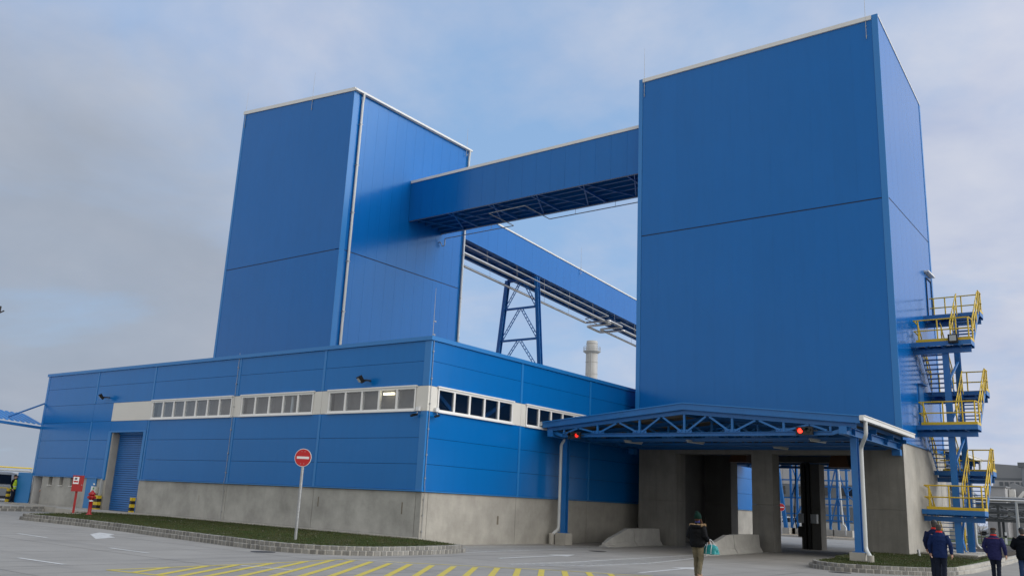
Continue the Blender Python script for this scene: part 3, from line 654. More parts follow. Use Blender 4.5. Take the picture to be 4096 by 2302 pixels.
# ------------------------------------------------------------------ left tower
X1a, X1b, Y1, Y1b, H1, J1, SL1 = -30.008, -17.897, 10.202, 22.309, 28.0, 16.794, .099
tw = empty('process_tower', (0,0,0), 0, 'tall blue clad tower rising behind the low hall', 'building')
h1 = lambda x: H1+SL1*(X1b-x)
MB().hexa([(X1a+.12,Y1+.12,6.5),(X1b-.12,Y1+.12,6.5),(X1b-.12,Y1b-.1,6.5),(X1a+.12,Y1b-.1,6.5)], [(X1a+.12,Y1+.12,h1(X1a)-.25),(X1b-.12,Y1+.12,H1-.25),(X1b-.12,Y1b-.1,H1-.25),(X1a+.12,Y1b-.1,h1(X1a)-.25)]).build('core', BLUE_T, tw)
def vpan(parent, m, face, pos, u0, u1, n, z0, topf, gap, th=.12):
    w = (u1-u0)/n
    for k in range(n):
        a = u0+k*w+gap/2; b = u0+(k+1)*w-gap/2; za, zb = topf(a), topf(b)
        if face == 'f': bot = [(a,pos,z0),(b,pos,z0),(b,pos+th,z0),(a,pos+th,z0)]; top = [(a,pos,za),(b,pos,zb),(b,pos+th,zb),(a,pos+th,za)]
        else: bot = [(pos-th,a,z0),(pos,a,z0),(pos,b,z0),(pos-th,b,z0)]; top = [(pos-th,a,za),(pos,a,za),(pos,b,zb),(pos-th,b,zb)]
        MB().hexa(bot, top).build('wall_panel', m, parent)
vpan(tw, BLUE_T, 'f', Y1, X1a+.22, X1b-.02, 11, 6.6, lambda u: J1-.03, .002); vpan(tw, BLUE_T, 'f', Y1, X1a+.22, X1b-.02, 11, J1+.03, lambda u: h1(u)-.22, .002)
vpan(tw, BLUE_T, 'r', X1b, Y1+.42, Y1b-.3, 12, 6.6, lambda u: J1-.03, .006); vpan(tw, BLUE_T, 'r', X1b, Y1+.42, Y1b-.3, 12, J1+.03, lambda u: H1-.12, .006)
MB().box(X1a+.22, X1b-.4, Y1+.01, Y1+.115, J1-.028, J1+.028).build('joint_seal', BLUE_DK, tw); MB().box(X1b-.115, X1b-.01, Y1+.42, Y1b-.3, J1-.028, J1+.028).build('joint_seal', BLUE_DK, tw)
MB().hexa([(X1a-.02,Y1-.02,6.6),(X1a+.215,Y1-.02,6.6),(X1a+.215,Y1+.1,6.6),(X1a-.02,Y1+.1,6.6)], [(X1a-.02,Y1-.02,h1(X1a)-.2),(X1a+.215,Y1-.02,h1(X1a)-.2),(X1a+.215,Y1+.1,h1(X1a)-.2),(X1a-.02,Y1+.1,h1(X1a)-.2)]).build('corner_trim', BLUE_TRIM, tw)
MB().box(X1b-.015, X1b+.025, Y1-.025, Y1+.40, 6.6, H1-.15).build('corner_trim', BLUE_TRIM, tw); MB().box(X1b-.10, X1b+.02, Y1b-.29, Y1b+.02, 6.6, H1-.15).build('corner_trim', BLUE_TRIM, tw)
MB().hexa([(X1a-.06,Y1-.07,h1(X1a)-.22),(X1b+.1,Y1-.07,H1-.22),(X1b+.1,Y1b,H1-.22),(X1a-.06,Y1b,h1(X1a)-.22)], [(X1a-.06,Y1-.07,h1(X1a)+.04),(X1b+.1,Y1-.07,H1+.02),(X1b+.1,Y1b,H1+.02),(X1a-.06,Y1b,h1(X1a)+.04)]).build('roof_edge', WHITE, tw)
MB().box(X1b+.101, X1b+.24, Y1-.06, Y1b+.12, H1-.20, H1-.07).build('gutter', WHITE, tw)
for y in (Y1+.72, Y1b-.12):
    p = MB().tube(fillet([(X1b+.17,y,H1-.15),(X1b+.17,y,H1-.45),(X1b+.12,y,H1-.75),(X1b+.12,y,7.7)], .12, 3), .085, 10).build('downpipe', PVC, tw)
    for z in (9.5, 12.8, 16.1, 19.4, 22.7, 25.6): ubox('pipe_clip', GALV, p, X1b, X1b+.215, y-.1, y+.1, z-.025, z+.025)
MB().box(X1a-.01, X1a+.1, Y1+.1, Y1b, 6.6, H1-.3).build('side_wall', BLUE_T, tw); MB().hexa([(X1a+.1,Y1b-.1,6.6),(X1b-.1,Y1b-.1,6.6),(X1b-.1,Y1b,6.6),(X1a+.1,Y1b,6.6)], [(X1a+.1,Y1b-.1,h1(X1a)-.3),(X1b-.1,Y1b-.1,H1-.3),(X1b-.1,Y1b,H1-.3),(X1a+.1,Y1b,h1(X1a)-.3)]).build('rear_wall', BLUE_T, tw)

# ------------------------------------------------------------------ right tower with drive-through base
X2a, X2b, Y2, Y2b, H2, J2, HP2, SL2 = .698, 13.997, 15.597, 24.11, 25.86, 16.29, 4.96, .1608
t2 = empty('loading_tower', (0,0,0), 0, 'huge blue clad loading tower on concrete drive-through base', 'building')
h2 = lambda y: H2-SL2*(y-Y2)
MB().hexa([(X2a+.12,Y2+.12,4.75),(X2b-.12,Y2+.12,4.75),(X2b-.12,Y2b-.12,4.75),(X2a+.12,Y2b-.12,4.75)], [(X2a+.12,Y2+.12,H2-.3),(X2b-.12,Y2+.12,H2-.3),(X2b-.12,Y2b-.12,h2(Y2b)-.3),(X2a+.12,Y2b-.12,h2(Y2b)-.3)]).build('core', BLUE_T, t2)
vpan(t2, BLUE_T, 'f', Y2, X2a+.24, X2b-.28, 12, HP2, lambda u: J2-.03, .0015); vpan(t2, BLUE_T, 'f', Y2, X2a+.24, X2b-.28, 12, J2+.03, lambda u: H2-.2, .0015)
vpan(t2, BLUE_T, 'r', X2b, Y2+.05, Y2b-.22, 8, HP2, lambda u: J2-.03, .006); vpan(t2, BLUE_T, 'r', X2b, Y2+.05, Y2b-.22, 8, J2+.03, lambda u: h2(u)-.05, .006)
MB().box(X2a+.24, X2b-.30, Y2+.01, Y2+.115, J2-.028, J2+.028).build('joint_seal', BLUE_DK, t2); MB().box(X2b-.115, X2b-.012, Y2+.25, Y2b-.22, J2-.028, J2+.028).build('joint_seal', BLUE_DK, t2)
MB().box(X2a-.01, X2a+.23, Y2-.025, Y2+.11, HP2-.02, H2+.03).box(X2a-.012, X2a+.11, Y2+.111, Y2b, HP2-.02, h2(Y2b)).build('corner_trim', BLUE_TRIM, t2)
MB().box(X2b-.27, X2b+.018, Y2-.025, Y2+.045, HP2-.02, H2+.04).build('corner_trim', BLUE_TRIM, t2); MB().box(X2b-.115, X2b+.02, Y2b-.21, Y2b+.02, HP2-.02, h2(Y2b)).build('corner_trim', BLUE_TRIM, t2)
MB().hexa([(X2a+.24,Y2-.07,H2-.2),(X2b-.28,Y2-.07,H2-.2),(X2b-.28,Y2b,h2(Y2b)-.2),(X2a+.24,Y2b,h2(Y2b)-.2)], [(X2a+.24,Y2-.07,H2+.02),(X2b-.28,Y2-.07,H2+.02),(X2b-.28,Y2b,h2(Y2b)+.02),(X2a+.24,Y2b,h2(Y2b)+.02)]).build('roof_edge', WHITE, t2)
MB().hexa([(X2b-.27,Y2+.05,H2-.06),(X2b+.03,Y2+.05,H2-.06),(X2b+.03,Y2b+.02,h2(Y2b)-.06),(X2b-.27,Y2b+.02,h2(Y2b)-.06)], [(X2b-.27,Y2+.05,H2+.02),(X2b+.03,Y2+.05,H2+.02),(X2b+.03,Y2b+.02,h2(Y2b)+.02),(X2b-.27,Y2b+.02,h2(Y2b)+.02)]).build('verge_flashing', WHITE, t2)
MB().hexa([(X2a+.1,Y2b-.1,4.9),(X2b-.12,Y2b-.1,4.9),(X2b-.12,Y2b,4.9),(X2a+.1,Y2b,4.9)], [(X2a+.1,Y2b-.1,h2(Y2b)-.21),(X2b-.12,Y2b-.1,h2(Y2b)-.21),(X2b-.12,Y2b,h2(Y2b)-.21),(X2a+.1,Y2b,h2(Y2b)-.21)]).build('rear_wall', BLUE_T, t2)
MB().box(X2b-.05, X2b+.06, Y2-.02, Y2b+.03, HP2-.07, HP2-.006).build('drip_trim', BLUE_TRIM, t2)
# concrete base: piers, lintels, side walls, slab
zb = -.35; CB = [('pier', X2a+.22, 3.06, Y2+.04, Y2+1.1), ('pier', 7.05, 8.08, Y2+.03, Y2+.95), ('pier', 12.1, X2b-.03, Y2+.03, Y2+1.4), ('pier', X2a+.22, 2.81, Y2b-1.0, Y2b-.03), ('pier', 6.80, 7.85, Y2b-.9, Y2b-.03), ('pier', 12.1, X2b-.04, Y2b-1.2, Y2b-.03)]
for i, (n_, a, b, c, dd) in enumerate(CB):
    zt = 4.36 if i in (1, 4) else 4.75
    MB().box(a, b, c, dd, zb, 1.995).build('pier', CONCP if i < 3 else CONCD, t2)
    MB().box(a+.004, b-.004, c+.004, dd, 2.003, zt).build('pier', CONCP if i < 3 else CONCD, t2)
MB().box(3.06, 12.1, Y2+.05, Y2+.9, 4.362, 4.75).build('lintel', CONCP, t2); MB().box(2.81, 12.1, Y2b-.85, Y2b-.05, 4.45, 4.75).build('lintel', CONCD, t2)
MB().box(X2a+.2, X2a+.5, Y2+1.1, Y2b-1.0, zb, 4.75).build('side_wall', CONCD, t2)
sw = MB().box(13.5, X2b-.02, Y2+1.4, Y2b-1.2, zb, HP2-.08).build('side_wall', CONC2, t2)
for y0_, y1_ in ((Y2+.03, Y2+1.4), (Y2b-1.2, Y2b-.03)): MB().box(X2b-.03, X2b-.01, y0_, y1_, zb, HP2-.08).build('side_wall', CONC2, t2)  # pier sides faced in the paler concrete, without the shade darkening
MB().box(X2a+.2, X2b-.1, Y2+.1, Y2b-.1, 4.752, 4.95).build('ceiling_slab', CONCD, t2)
MB().box(7.2, 7.35, Y2b-1.1, Y2b-.9, -.2, 4.4).box(7.0, 7.14, Y2b-1.2, Y2b-.9, -.2, 4.4).build('steel_column', DKST, t2)
for (x, z, w, h) in ((6.75,1.45,.3,.5), (7.42,1.45,.32,.48), (6.72,.75,.4,.55)): MB().box(x, x+w, Y2b-1.25, Y2b-.91, z-h/2, z+h/2).build('switch_box', DKST if z < 1 else GREYP, t2)
MB().tube([(6.6,Y2b-1.0,4.3),(6.55,Y2b-1.05,2.6),(6.5,Y2b-1.1,1.5),(6.62,Y2b-1.15,.9)], .03, 6).build('hose', RUBBER, t2)
for x, lab in ((10.3, 'dark orange loading spout hanging in the right passage'), (5.15, 'dark orange loading spout hanging in the left passage')):
    e = empty('loading_spout', (x, 19.0, 3.95 if x > 8 else 4.15), 0, lab, 'spout', 'loading spouts')
    MB().hexa([(-.5,-.45,0),(.5,-.45,0),(.5,.45,0),(-.5,.45,0)], [(-.36,-.32,.62),(.36,-.32,.62),(.36,.32,.62),(-.36,.32,.62)]).build('hood', RUST, e); MB().box(-.36,.36,-.3,.3,.621,.8).build('neck', RUST, e)
# doors and canopy lamp on the right wall
MB().box(X2b, X2b+.02, 22.55, 23.55, 11.78, 13.93).build('door', BLUE_T, t2); MB().box(X2b+.001, X2b+.05, 22.5, 22.55, 11.78, 13.95).box(X2b+.001, X2b+.05, 23.55, 23.6, 11.78, 13.95).box(X2b+.001, X2b+.06, 22.5, 23.6, 13.95, 14.0).build('door_frame', BLUE_DK, t2)
MB().box(X2b, X2b+.22, 22.3, 23.85, 14.25, 14.33).build('door_hood', WHITE, t2)
MB().box(X2b, X2b+.05, 19.15, 20.05, 5.9, 7.92).build('door', BLUE_STEEL, t2)
MB().box(X2b, X2b+.25, 19.1, 20.1, 7.93, 7.97).build('door_hood', BLUE_STEEL, t2)

# ------------------------------------------------------------------ bridge gallery between the towers
br = empty('conveyor_bridge', (0,0,0), 0, 'blue enclosed conveyor bridge joining the two towers', 'bridge')
BX0, BX1, BY0, BY1, BZ0, BZ1 = -17.88, .69, 16.2, 19.82, 20.37, 23.33
vpan(br, BLUE_T, 'f', BY0, BX0, BX1, 17, BZ0, lambda u: BZ1-.17, .007, .08)
MB().box(BX0, BX1, BY0+.08, BY1-.08, BZ0+.42, BZ0+.5).build('floor', BLUE_STEEL, br); MB().box(BX0, BX1, BY1-.08, BY1, BZ0, BZ1-.17).build('rear_wall', BLUE_T, br)
MB().box(BX0, BX1, BY0-.05, BY1+.05, BZ1-.168, BZ1+.02).build('roof_edge', WHITE, br)
for k in range(5): y = BY0+.35+k*.72; MB().ibeam((BX0,y,BZ0+.28), (BX1,y,BZ0+.28), .12, .24, .015).build('floor_beam', BLUE_STEEL, br)
MB().box(BX0, BX1, BY0+.082, BY0+.15, BZ0+.0, BZ0+.03).box(BX0, BX1, BY1-.15, BY1-.082, BZ0, BZ0+.03).build('edge_angle', GREYP, br)
k = 0; x = BX0+.4
while x < BX1-1.6:
    a = (x, BY0+.12 if k % 2 == 0 else BY1-.12, BZ0+.09); b = (x+1.75, BY1-.12 if k % 2 == 0 else BY0+.12, BZ0+.09)
    MB().beam(a, b, .07, .07).build('wind_brace', BLUE_STEEL, br); x += 1.75; k += 1
for x in (-14.4,-10.9,-7.4,-3.9,-.5): MB().beam((x,BY0+.1,BZ0+.10),(x,BY1-.1,BZ0+.10), .10, .14).build('cross_beam', BLUE_STEEL, br)
pp = MB().tube(fillet([(-17.95,19.55,19.72),(-17.75,19.55,19.72),(-17.75,19.72,19.45),(-17.5,19.72,19.45),(-17.5,19.72,20.0),(-11.22,19.72,20.0),(-11.13,16.79,20.0),(-8.12,16.72,20.0),(-8.25,19.72,20.0),(.7,19.65,20.0)], .1, 3), .032, 8)
o = pp.build('small_pipe', GREYP); tag(o, 'thin grey pipe with square loop hung below the conveyor bridge', 'pipe')
for x in (-15.5,-13.2,-6.2,-3.2): MB().tube([(x,19.7,20.0),(x,19.7,20.4)], .012, 5).build('hanger', GALV, o)

# ------------------------------------------------------------------ sloping gallery behind, its trestle and pipes
ga = empty('sloping_conveyor', (0,0,0), 0, 'long blue conveyor gallery sloping away behind the left tower', 'conveyor')
GX0, GX1, GS = -21.75, -18.5, -.0596
gz = lambda y: 20.49+GS*(y-32.78)
GY0, GY1 = 22.33, 78.0
nP = 46
for k in range(nP):
    a = GY0+(GY1-GY0)*k/nP+.003; b = GY0+(GY1-GY0)*(k+1)/nP-.003
    MB().hexa([(GX1-.08,a,gz(a)),(GX1,a,gz(a)),(GX1,b,gz(b)),(GX1-.08,b,gz(b))], [(GX1-.08,a,gz(a)+2.5),(GX1,a,gz(a)+2.5),(GX1,b,gz(b)+2.5),(GX1-.08,b,gz(b)+2.5)]).build('wall_panel', BLUE_T, ga)
def slab(x0, x1, d0, d1): return [(x0,GY0,gz(GY0)+d0),(x1,GY0,gz(GY0)+d0),(x1,GY1,gz(GY1)+d0),(x0,GY1,gz(GY1)+d0)], [(x0,GY0,gz(GY0)+d1),(x1,GY0,gz(GY0)+d1),(x1,GY1,gz(GY1)+d1),(x0,GY1,gz(GY1)+d1)]
MB().hexa(*slab(GX0+.1, GX1-.09, .35, .42)).build('floor', BLUE_STEEL, ga); MB().hexa(*slab(GX0, GX0+.08, 0, 2.5)).build('rear_wall', BLUE_T, ga); MB().hexa(*slab(GX0-.05, GX1+.06, 2.502, 2.62)).build('roof_edge', WHITE, ga)
for x in (GX0+.2, GX0+1.1, GX0+2.0, GX1-.25): MB().ibeam((x,GY0,gz(GY0)+.12),(x,GY1,gz(GY1)+.12), .14, .26, .016).build('floor_beam', BLUE_STEEL, ga)
y = GY0+1.2
while y < 56: MB().beam((GX0+.1,y,gz(y)+.16),(GX1-.1,y,gz(y)+.16), .10, .14).build('cross_beam', BLUE_STEEL, ga); MB().beam((GX0+.1,y,gz(y)+.1),(GX1-.1,y+2.0,gz(y+2)+.1), .06, .06).build('wind_brace', BLUE_STEEL, ga); y += 2.0
ts = empty('trestle_tower', (-20.1,32.78,7.7), 0, 'blue A-frame trestle carrying the sloping gallery', 'trestle'); ts.location = (0,0,0)
TY = 32.78
leg = lambda s, z: (-18.5+.67*(20.4-z)/7.53 if s > 0 else -21.6-.62*(20.4-z)/6.33)
for s in (-1, 1):
    MB().ibeam((leg(s,20.3),TY,20.3),(leg(s,7.0),TY,7.0), .34, .36, .03, (0,1,0)).build('leg', BLUE_STEEL, ts)
for z in (17.73, 14.98, 12.2, 9.4):
    MB().beam((leg(-1,z),TY-.07,z),(leg(1,z),TY-.07,z), .05, .16).beam((leg(-1,z),TY+.07,z),(leg(1,z),TY+.07,z), .05, .16).build('cross_bar', BLUE_STEEL, ts)
MB().beam((leg(-1,20.25),TY,20.25),(leg(1,20.25),TY,20.25), .2, .25).build('cross_bar', BLUE_STEEL, ts)
def lattice(p, q):
    p = Vector(p); q = Vector(q); m_ = MB(); d = (q-p).normalized(); n = Vector((d.z,0,-d.x))*.10
    m_.beam(p+n, q+n, .05, .06, (0,1,0)); m_.beam(p-n, q-n, .05, .06, (0,1,0)); L = (q-p).length
    for k in range(int(L/.38)): c = p+d*(.2+k*.38); m_.beam(c+n, c-n, .05, .05, (0,1,0))
    return m_
tops = [20.15, 17.65, 14.9, 12.1]; bots = [17.85, 15.1, 12.3, 9.5]
for zt, z_b in zip(tops, bots):
    xm = (leg(-1,zt)+leg(1,zt))/2
    lattice((xm-.12,TY,zt),(leg(-1,z_b)+.2,TY,z_b)).build('lattice_brace', BLUE_STEEL, ts); lattice((xm+.12,TY,zt),(leg(1,z_b)-.2,TY,z_b)).build('lattice_brace', BLUE_STEEL, ts)
pz = lambda y, d: 19.35+GS*(y-TY)+d
def gp(pts, r, lab, m=SILV, rr=.28):
    o = MB().tube(fillet([(x, y, pz(y, dz)) for x, y, dz in pts], rr, 5), r, 12).build('lagged_pipe', m); tag(o, lab, 'pipe', 'pipes under the sloping gallery'); return o
p1 = gp([(-18.5,22.4,0),(-18.5,45.3,0),(-21.25,45.3,0),(-21.25,47.8,0),(-18.62,47.8,0),(-18.62,78,0)], .115, 'bright steel lagged pipe under the near edge of the gallery')
p2 = gp([(-20.6,22.4,-.02),(-20.6,44.05,-.02),(-18.0,44.05,-.02),(-18.0,46.65,-.02),(-20.6,46.65,-.02),(-20.6,78,-.02)], .10, 'dull steel lagged pipe under the far edge of the gallery')
p3 = gp([(-17.95,22.4,.35),(-17.95,43.9,.35),(-20.6,43.9,.35),(-20.6,46.3,.35),(-18.05,46.3,.35),(-18.05,78,.35)], .042, 'thin pale pipe close beneath the gallery floor', GREYP, .12)
for y in range(25, 60, 4):
    MB().tube([(-20.6,y,pz(y,0)),(-20.6,y,gz(y)+.2)], .012, 5).build('hanger', GALV, p2); MB().tube([(-18.5,y+1,pz(y+1,0)),(-18.6,y+1,gz(y+1)+.2)], .012, 5).build('hanger', GALV, p1)

# ------------------------------------------------------------------ lightning rods
def rod(x, y, z0, z1, lab, r=.016, off=(0,-.06)):
    e = MB().tube([(x+off[0],y+off[1],z0),(x+off[0],y+off[1],z0+(z1-z0)*.55),(x+off[0],y+off[1],z1)], [r, r*.8, r*.45], 6)
    for z in (z0+.15, z0+.7): e.box(x+off[0]-.03, x+off[0]+.03, y+min(off[1],0)-.0, y+max(0,off[1])+.12, z-.02, z+.02)
    o = e.build('lightning_rod', GALV); tag(o, lab, 'lightning rod', 'lightning rods')
rod(-29.8, Y1, 27.85, 30.7, 'thin lightning rod at the left edge of the left tower'); rod(-22.15, Y1, 27.4, 30.3, 'thin lightning rod at mid front of the left tower')
rod(1.05, Y2, 24.7, 27.8, 'thin lightning rod at the left edge of the right tower'); rod(13.45, Y2, 24.66, 27.7, 'thin lightning rod at the right edge of the right tower')
rod(X1b, 21.8, 27.2, 29.5, 'thin lightning rod at the rear corner of the left tower', off=(.15,0)); rod(-18.45, 39.5, gz(39.5)+2.0, gz(39.5)+4.6, 'thin lightning rod on the sloping gallery', off=(.06,0))
rod(-.25, .3, 7.9, 10.0, 'thin lightning rod on the corner of the low hall roof', .012, (0,0))

# ------------------------------------------------------------------ drive-in canopy in front of the right tower (and its twin behind)
PK, EV, CXM = 5.80, 5.12, 7.22
def canopy(front=True):
    sg = 1 if front else -1
    Yw = Y2-.02 if front else Y2b+.02        # wall side
    Yo = 8.0 if front else Y2b+7.6           # open end
    ce = empty('entrance_canopy' if front else 'exit_canopy', (0,0,0), 0, 'blue steel truss canopy with shallow gable before the passages' if front else 'matching blue steel canopy behind the right tower', 'canopy')
    D_ = lambda t: Yo+(Yw-Yo)*t
    top = lambda x: PK-(PK-EV)*abs(x-CXM)/7.15
    for q, ty in enumerate((D_(0), D_(.36), D_(.70), D_(.985)) if front else (D_(0), D_(.5), D_(.97))):
        for s in (-1, 1):
            MB().ibeam((CXM,ty+.01*sg,PK-.25),(CXM+s*6.95,ty+.01*sg,top(CXM+6.95)-.25), .16, .18, .018).build('top_chord', BLUE_STEEL, ce)
        zc = 4.62
        MB().ibeam((1.15,ty,zc),(13.3,ty,zc), .16, .15, .016).build('bottom_chord', BLUE_STEEL, ce)
        for s in (-1, 1):
            MB().beam((CXM+s*6.06,ty,zc),(CXM+s*6.75,ty,top(CXM+6.75)-.36), .09, .14).build('end_strut', BLUE_STEEL, ce)
        nodes = [3.0, 5.11, 7.22, 9.33, 11.44]
        for x in nodes:
            MB().box(x-.045, x+.045, ty-.04, ty+.04, zc+.076, top(x)-.345).build('web_post', BLUE_STEEL, ce)
            MB().box(x-.33, x+.33, ty-.012, ty+.012, zc+.076, zc+.20).build('gusset', BLUE_STEEL, ce)
            for s in (-1, 1):
                xe = x+s*.98; MB().beam((x+s*.14,ty-.02*sg,zc+.13),(xe,ty-.02*sg,top(xe)-.36), .055, .075).build('web_diagonal', BLUE_STEEL, ce)
        for s in (-1, 1):
            x = CXM+s*6.0; MB().box(x-.04, x+.04, ty-.035, ty+.035, zc+.076, top(x)-.345).build('web_post', BLUE_STEEL, ce)
            MB().beam((x-s*.12,ty-.02*sg,zc+.1),(x-s*.75,ty-.02*sg,top(x-s*.75)-.36), .055, .075).build('web_diagonal', BLUE_STEEL, ce)
    # fascia along the open gable, roof sheet with ribs, purlins
    for s in (-1, 1):
        xo = CXM+s*7.12; yf = Yo-.16*sg
        MB().prism([(CXM,yf,PK-.16),(xo,yf,EV-.16),(xo,yf,EV+.09),(CXM,yf,PK+.09)], (0,.03*sg,0)).build('fascia', BLUE_STEEL, ce)
        MB().prism([(CXM,yf-.05*sg,PK+.092),(xo,yf-.05*sg,EV+.092),(xo,yf-.05*sg,EV+.13),(CXM,yf-.05*sg,PK+.13)], (0,.14*sg,0)).build('verge_cap', BLUE_TRIM, ce)
        rs = MB(); n = int(abs(Yw-Yo)/.25)
        prof = []
        for k in range(n):
            y0 = Yo-.1*sg+(Yw-Yo)*k/n; st = (Yw-Yo)/n
            prof += [(y0, 0), (y0+st*.3, 0), (y0+st*.42, .045), (y0+st*.88, .045)]
        prof.append((Yw, 0))
        vs = []; 
        for y, dz in prof: vs += [(CXM,y,PK-.03+dz), (xo,y,EV-.03+dz)]
        rs.add(vs, [(2*i, 2*i+1, 2*i+3, 2*i+2) for i in range(len(prof)-1)])
        ro = rs.build('roof_sheet', BROWNSHEET, ce); md = ro.modifiers.new('solid', 'SOLIDIFY'); md.thickness = .004
        for k in range(5):
            x = CXM+s*(.7+k*1.5); MB().ibeam((x,Yo,top(x)-.10),(x,Yw,top(x)-.10), .08, .13, .012).build('purlin', BLUE_STEEL, ce)
        # main side beam, column, base
        xb = CXM+s*6.55
        b = MB().ibeam((xb,Yo-.35*sg,4.70),(xb,Yw,4.70), .30, .30, .022)
        for t in (.0, .14, .42, .72, .99): yy = (Yo-.34*sg)+(Yw-Yo+.34*sg)*t; b.box(xb-.14, xb+.14, yy-.008, yy+.008, 4.58, 4.82)
        b.build('side_beam', BLUE_STEEL, ce)
        MB().box(xb-.17, xb+.17, Yw-.35 if front else Yw, Yw if front else Yw+.35, 4.30, 4.548).build('bracket', BLUE_STEEL, ce)
        yc = Yo+1.05*sg if front or s > 0 else Y2b+1.4; zg_ = g(xb, yc)
        ztop = .30 if s < 0 or not front else .34
        c = MB().ibeam((xb,yc,ztop+.02),(xb,yc,4.545), .24, .26, .02, (0,1,0)).build('column', BLUE_STEEL, ce)
        MB().box(xb-.20, xb+.20, yc-.2, yc+.2, ztop+.002, ztop+.022).build('base_plate', BLUE_STEEL, c)
        MB().box(xb-.28, xb+.28, yc-.28, yc+.28, zg_-.1, ztop).build('footing', CONC2, ce)
        # eaves gutter and downpipe
        gt = MB(); xg = xo+s*.01
        gt.box(min(xg,xg+s*.16), max(xg,xg+s*.16), min(Yo-.25*sg,Yw), max(Yo-.25*sg,Yw), EV-.06, EV+.09); gt.box(min(xg,xg+s*.19), max(xg,xg+s*.19), min(Yo-.2*sg,Yw), max(Yo-.2*sg,Yw), EV+.093, EV+.13)
        gt.build('gutter', WHITE if s > 0 else PVC, ce)
        xp = xb+s*.27; yp = yc-.12*sg
        if s < 0: xp = xb-.21
        MB().tube(fillet([(xb-.06,yp,4.53),(xb-.06,yp,4.46),(xp,yp,4.28),(xp,yp,.45),(xp-.2,yp-.25*sg,.22),(xp-.2,yp-.25*sg,zg_-.05)] if s < 0 else [(xg+s*.08,Yo+.25*sg,EV-.05),(xg+s*.08,Yo+.25*sg,EV-.55),(xp,yp,EV-.95),(xp,yp,.45),(xp+s*.22,yp-.25*sg,.22),(xp+s*.22,yp-.25*sg,zg_-.05)], .16, 4), .075, 12).build('downpipe', PVC, ce)
        MB().tube([(xp+s*.22,yp-.25*sg,zg_-.05),(xp+s*.22,yp-.25*sg,.22+.05)], .12, 12).build('drain_socket', CONC2, ce)
    return ce
canopy(True); canopy(False)
GLOWR = mat('signal_red_lit', (.6,.02,.01), .4, emis=(1,.03,.015), estr=3.5)
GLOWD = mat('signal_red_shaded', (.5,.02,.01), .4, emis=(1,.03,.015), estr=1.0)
def signal(x, y, z, lab, flip=1, glow=GLOWR):
    e = empty('traffic_light', (x, y, z), 0, lab, 'traffic light', 'traffic lights on the canopies')
    MB().box(-.32,.32,-.02,.10,-.15,.15).build('housing', BLK, e)
    for dx, m in ((-.15*flip, mat('signal_off', (.015,.03,.025), .3)), (.15*flip, glow)):
        l = MB(); l.lathe([(.095,-.012),(.095,.0),(.07,.016),(.0,.022)], (0,0,0), 16); o = l.build('lamp_lens', m, e); o.rotation_euler = (R(90),0,0); o.location = (dx,-.022,0)
        v = MB(); n = 10
        vs = []
        for k in range(n+1): a = math.pi*(.0+k/n); vs += [(.11*math.cos(a),0,.11*math.sin(a)), (.11*math.cos(a),-.16,.11*math.sin(a))]
        v.add(vs, [(2*i,2*i+1,2*i+3,2*i+2) for i in range(n)], True); o = v.build('visor', BLK, e); o.location = (dx,-.022,0); md = o.modifiers.new('s','SOLIDIFY'); md.thickness = .006
    MB().box(.32,.5,.02,.06,-.02,.02).box(-.05,.05,.10,.2,-.04,.04).build('bracket', BLK, e)
    return e
signal(12.30, 7.78, 4.70, 'lit red signal on the right half of the canopy truss', -1); signal(1.90, 7.78, 4.60, 'lit red signal at the left end of the canopy truss', 1, GLOWD)
signal(1.9, Y2b+7.4, 4.62, 'small lit red signal seen through the right passage', 1)
TUBE = mat('lamp_tube_off', (.55,.55,.5), .4)
for i, (x, y, lab) in enumerate(((3.2,10.9,'fluorescent lamp under the canopy near the left column'), (6.3,11.0,'fluorescent lamp under the canopy middle'), (11.9,10.6,'fluorescent lamp under the canopy near the right signal'), (9.0,14.3,'fluorescent lamp under the canopy over the middle pier'), (10.6,18.0,'fluorescent lamp on the ceiling of the right passage'))):
    z = 4.52 if y < 15 else 4.6
    e = empty('batten_lamp', (x, y, z), R(78), lab, 'lamp', 'lamps under the canopy'); MB().box(-.62,.62,-.05,.05,.03,.09).build('housing', GREYP, e); MB().tube([(-.58,0,.0),(.58,0,.0)], .026, 8).build('tube', TUBE, e); MB().tube([(-.4,0,.09),(-.4,0,.35)], .006, 5).build('hanger', DKST, e); MB().tube([(.4,0,.09),(.4,0,.35)], .006, 5).build('hanger', DKST, e)

# ------------------------------------------------------------------ concrete barriers
def barrier(x, y0, y1, lab, sloped):
    prof = [(-.30,0),(.30,0),(.30,.07),(.17,.26),(.11,.82),(-.11,.82),(-.17,.26),(-.30,.07)]
    zg_ = min(g(x, y0), g(x, y1))
    n = 5 if sloped else 1; vs = []; fs = []; m = len(prof)
    for k in range(n+1):
        t = k/n; y = y0+(y1-y0)*t; f = 1.0
        if sloped: f = .30+.70*min(1, t/.80) if t > 0 else .22
        w = 1.0 if not sloped or t > .15 else .75
        for px, pz_ in prof: vs.append((x+px*w, y, zg_-.01+(pz_*f if pz_ > .07 else pz_)))
    for k in range(n):
        for j in range(m): fs.append((k*m+j, k*m+(j+1) % m, (k+1)*m+(j+1) % m, (k+1)*m+j))
    fs.append(tuple(reversed(range(m)))); fs.append(tuple(range(n*m, n*m+m)))
    mb_ = MB(); mb_.add(vs, fs); o = mb_.build('concrete_barrier', CONCB); tag(o, lab, 'barrier', 'concrete barriers')
    md = o.modifiers.new('b', 'BEVEL'); md.width = .018; md.segments = 2; md.limit_method = 'ANGLE'
barrier(2.40, 9.7, 12.28, 'sloped concrete barrier end before the left pier', True); barrier(2.40, 12.32, 14.9, 'straight concrete barrier against the left pier', False)
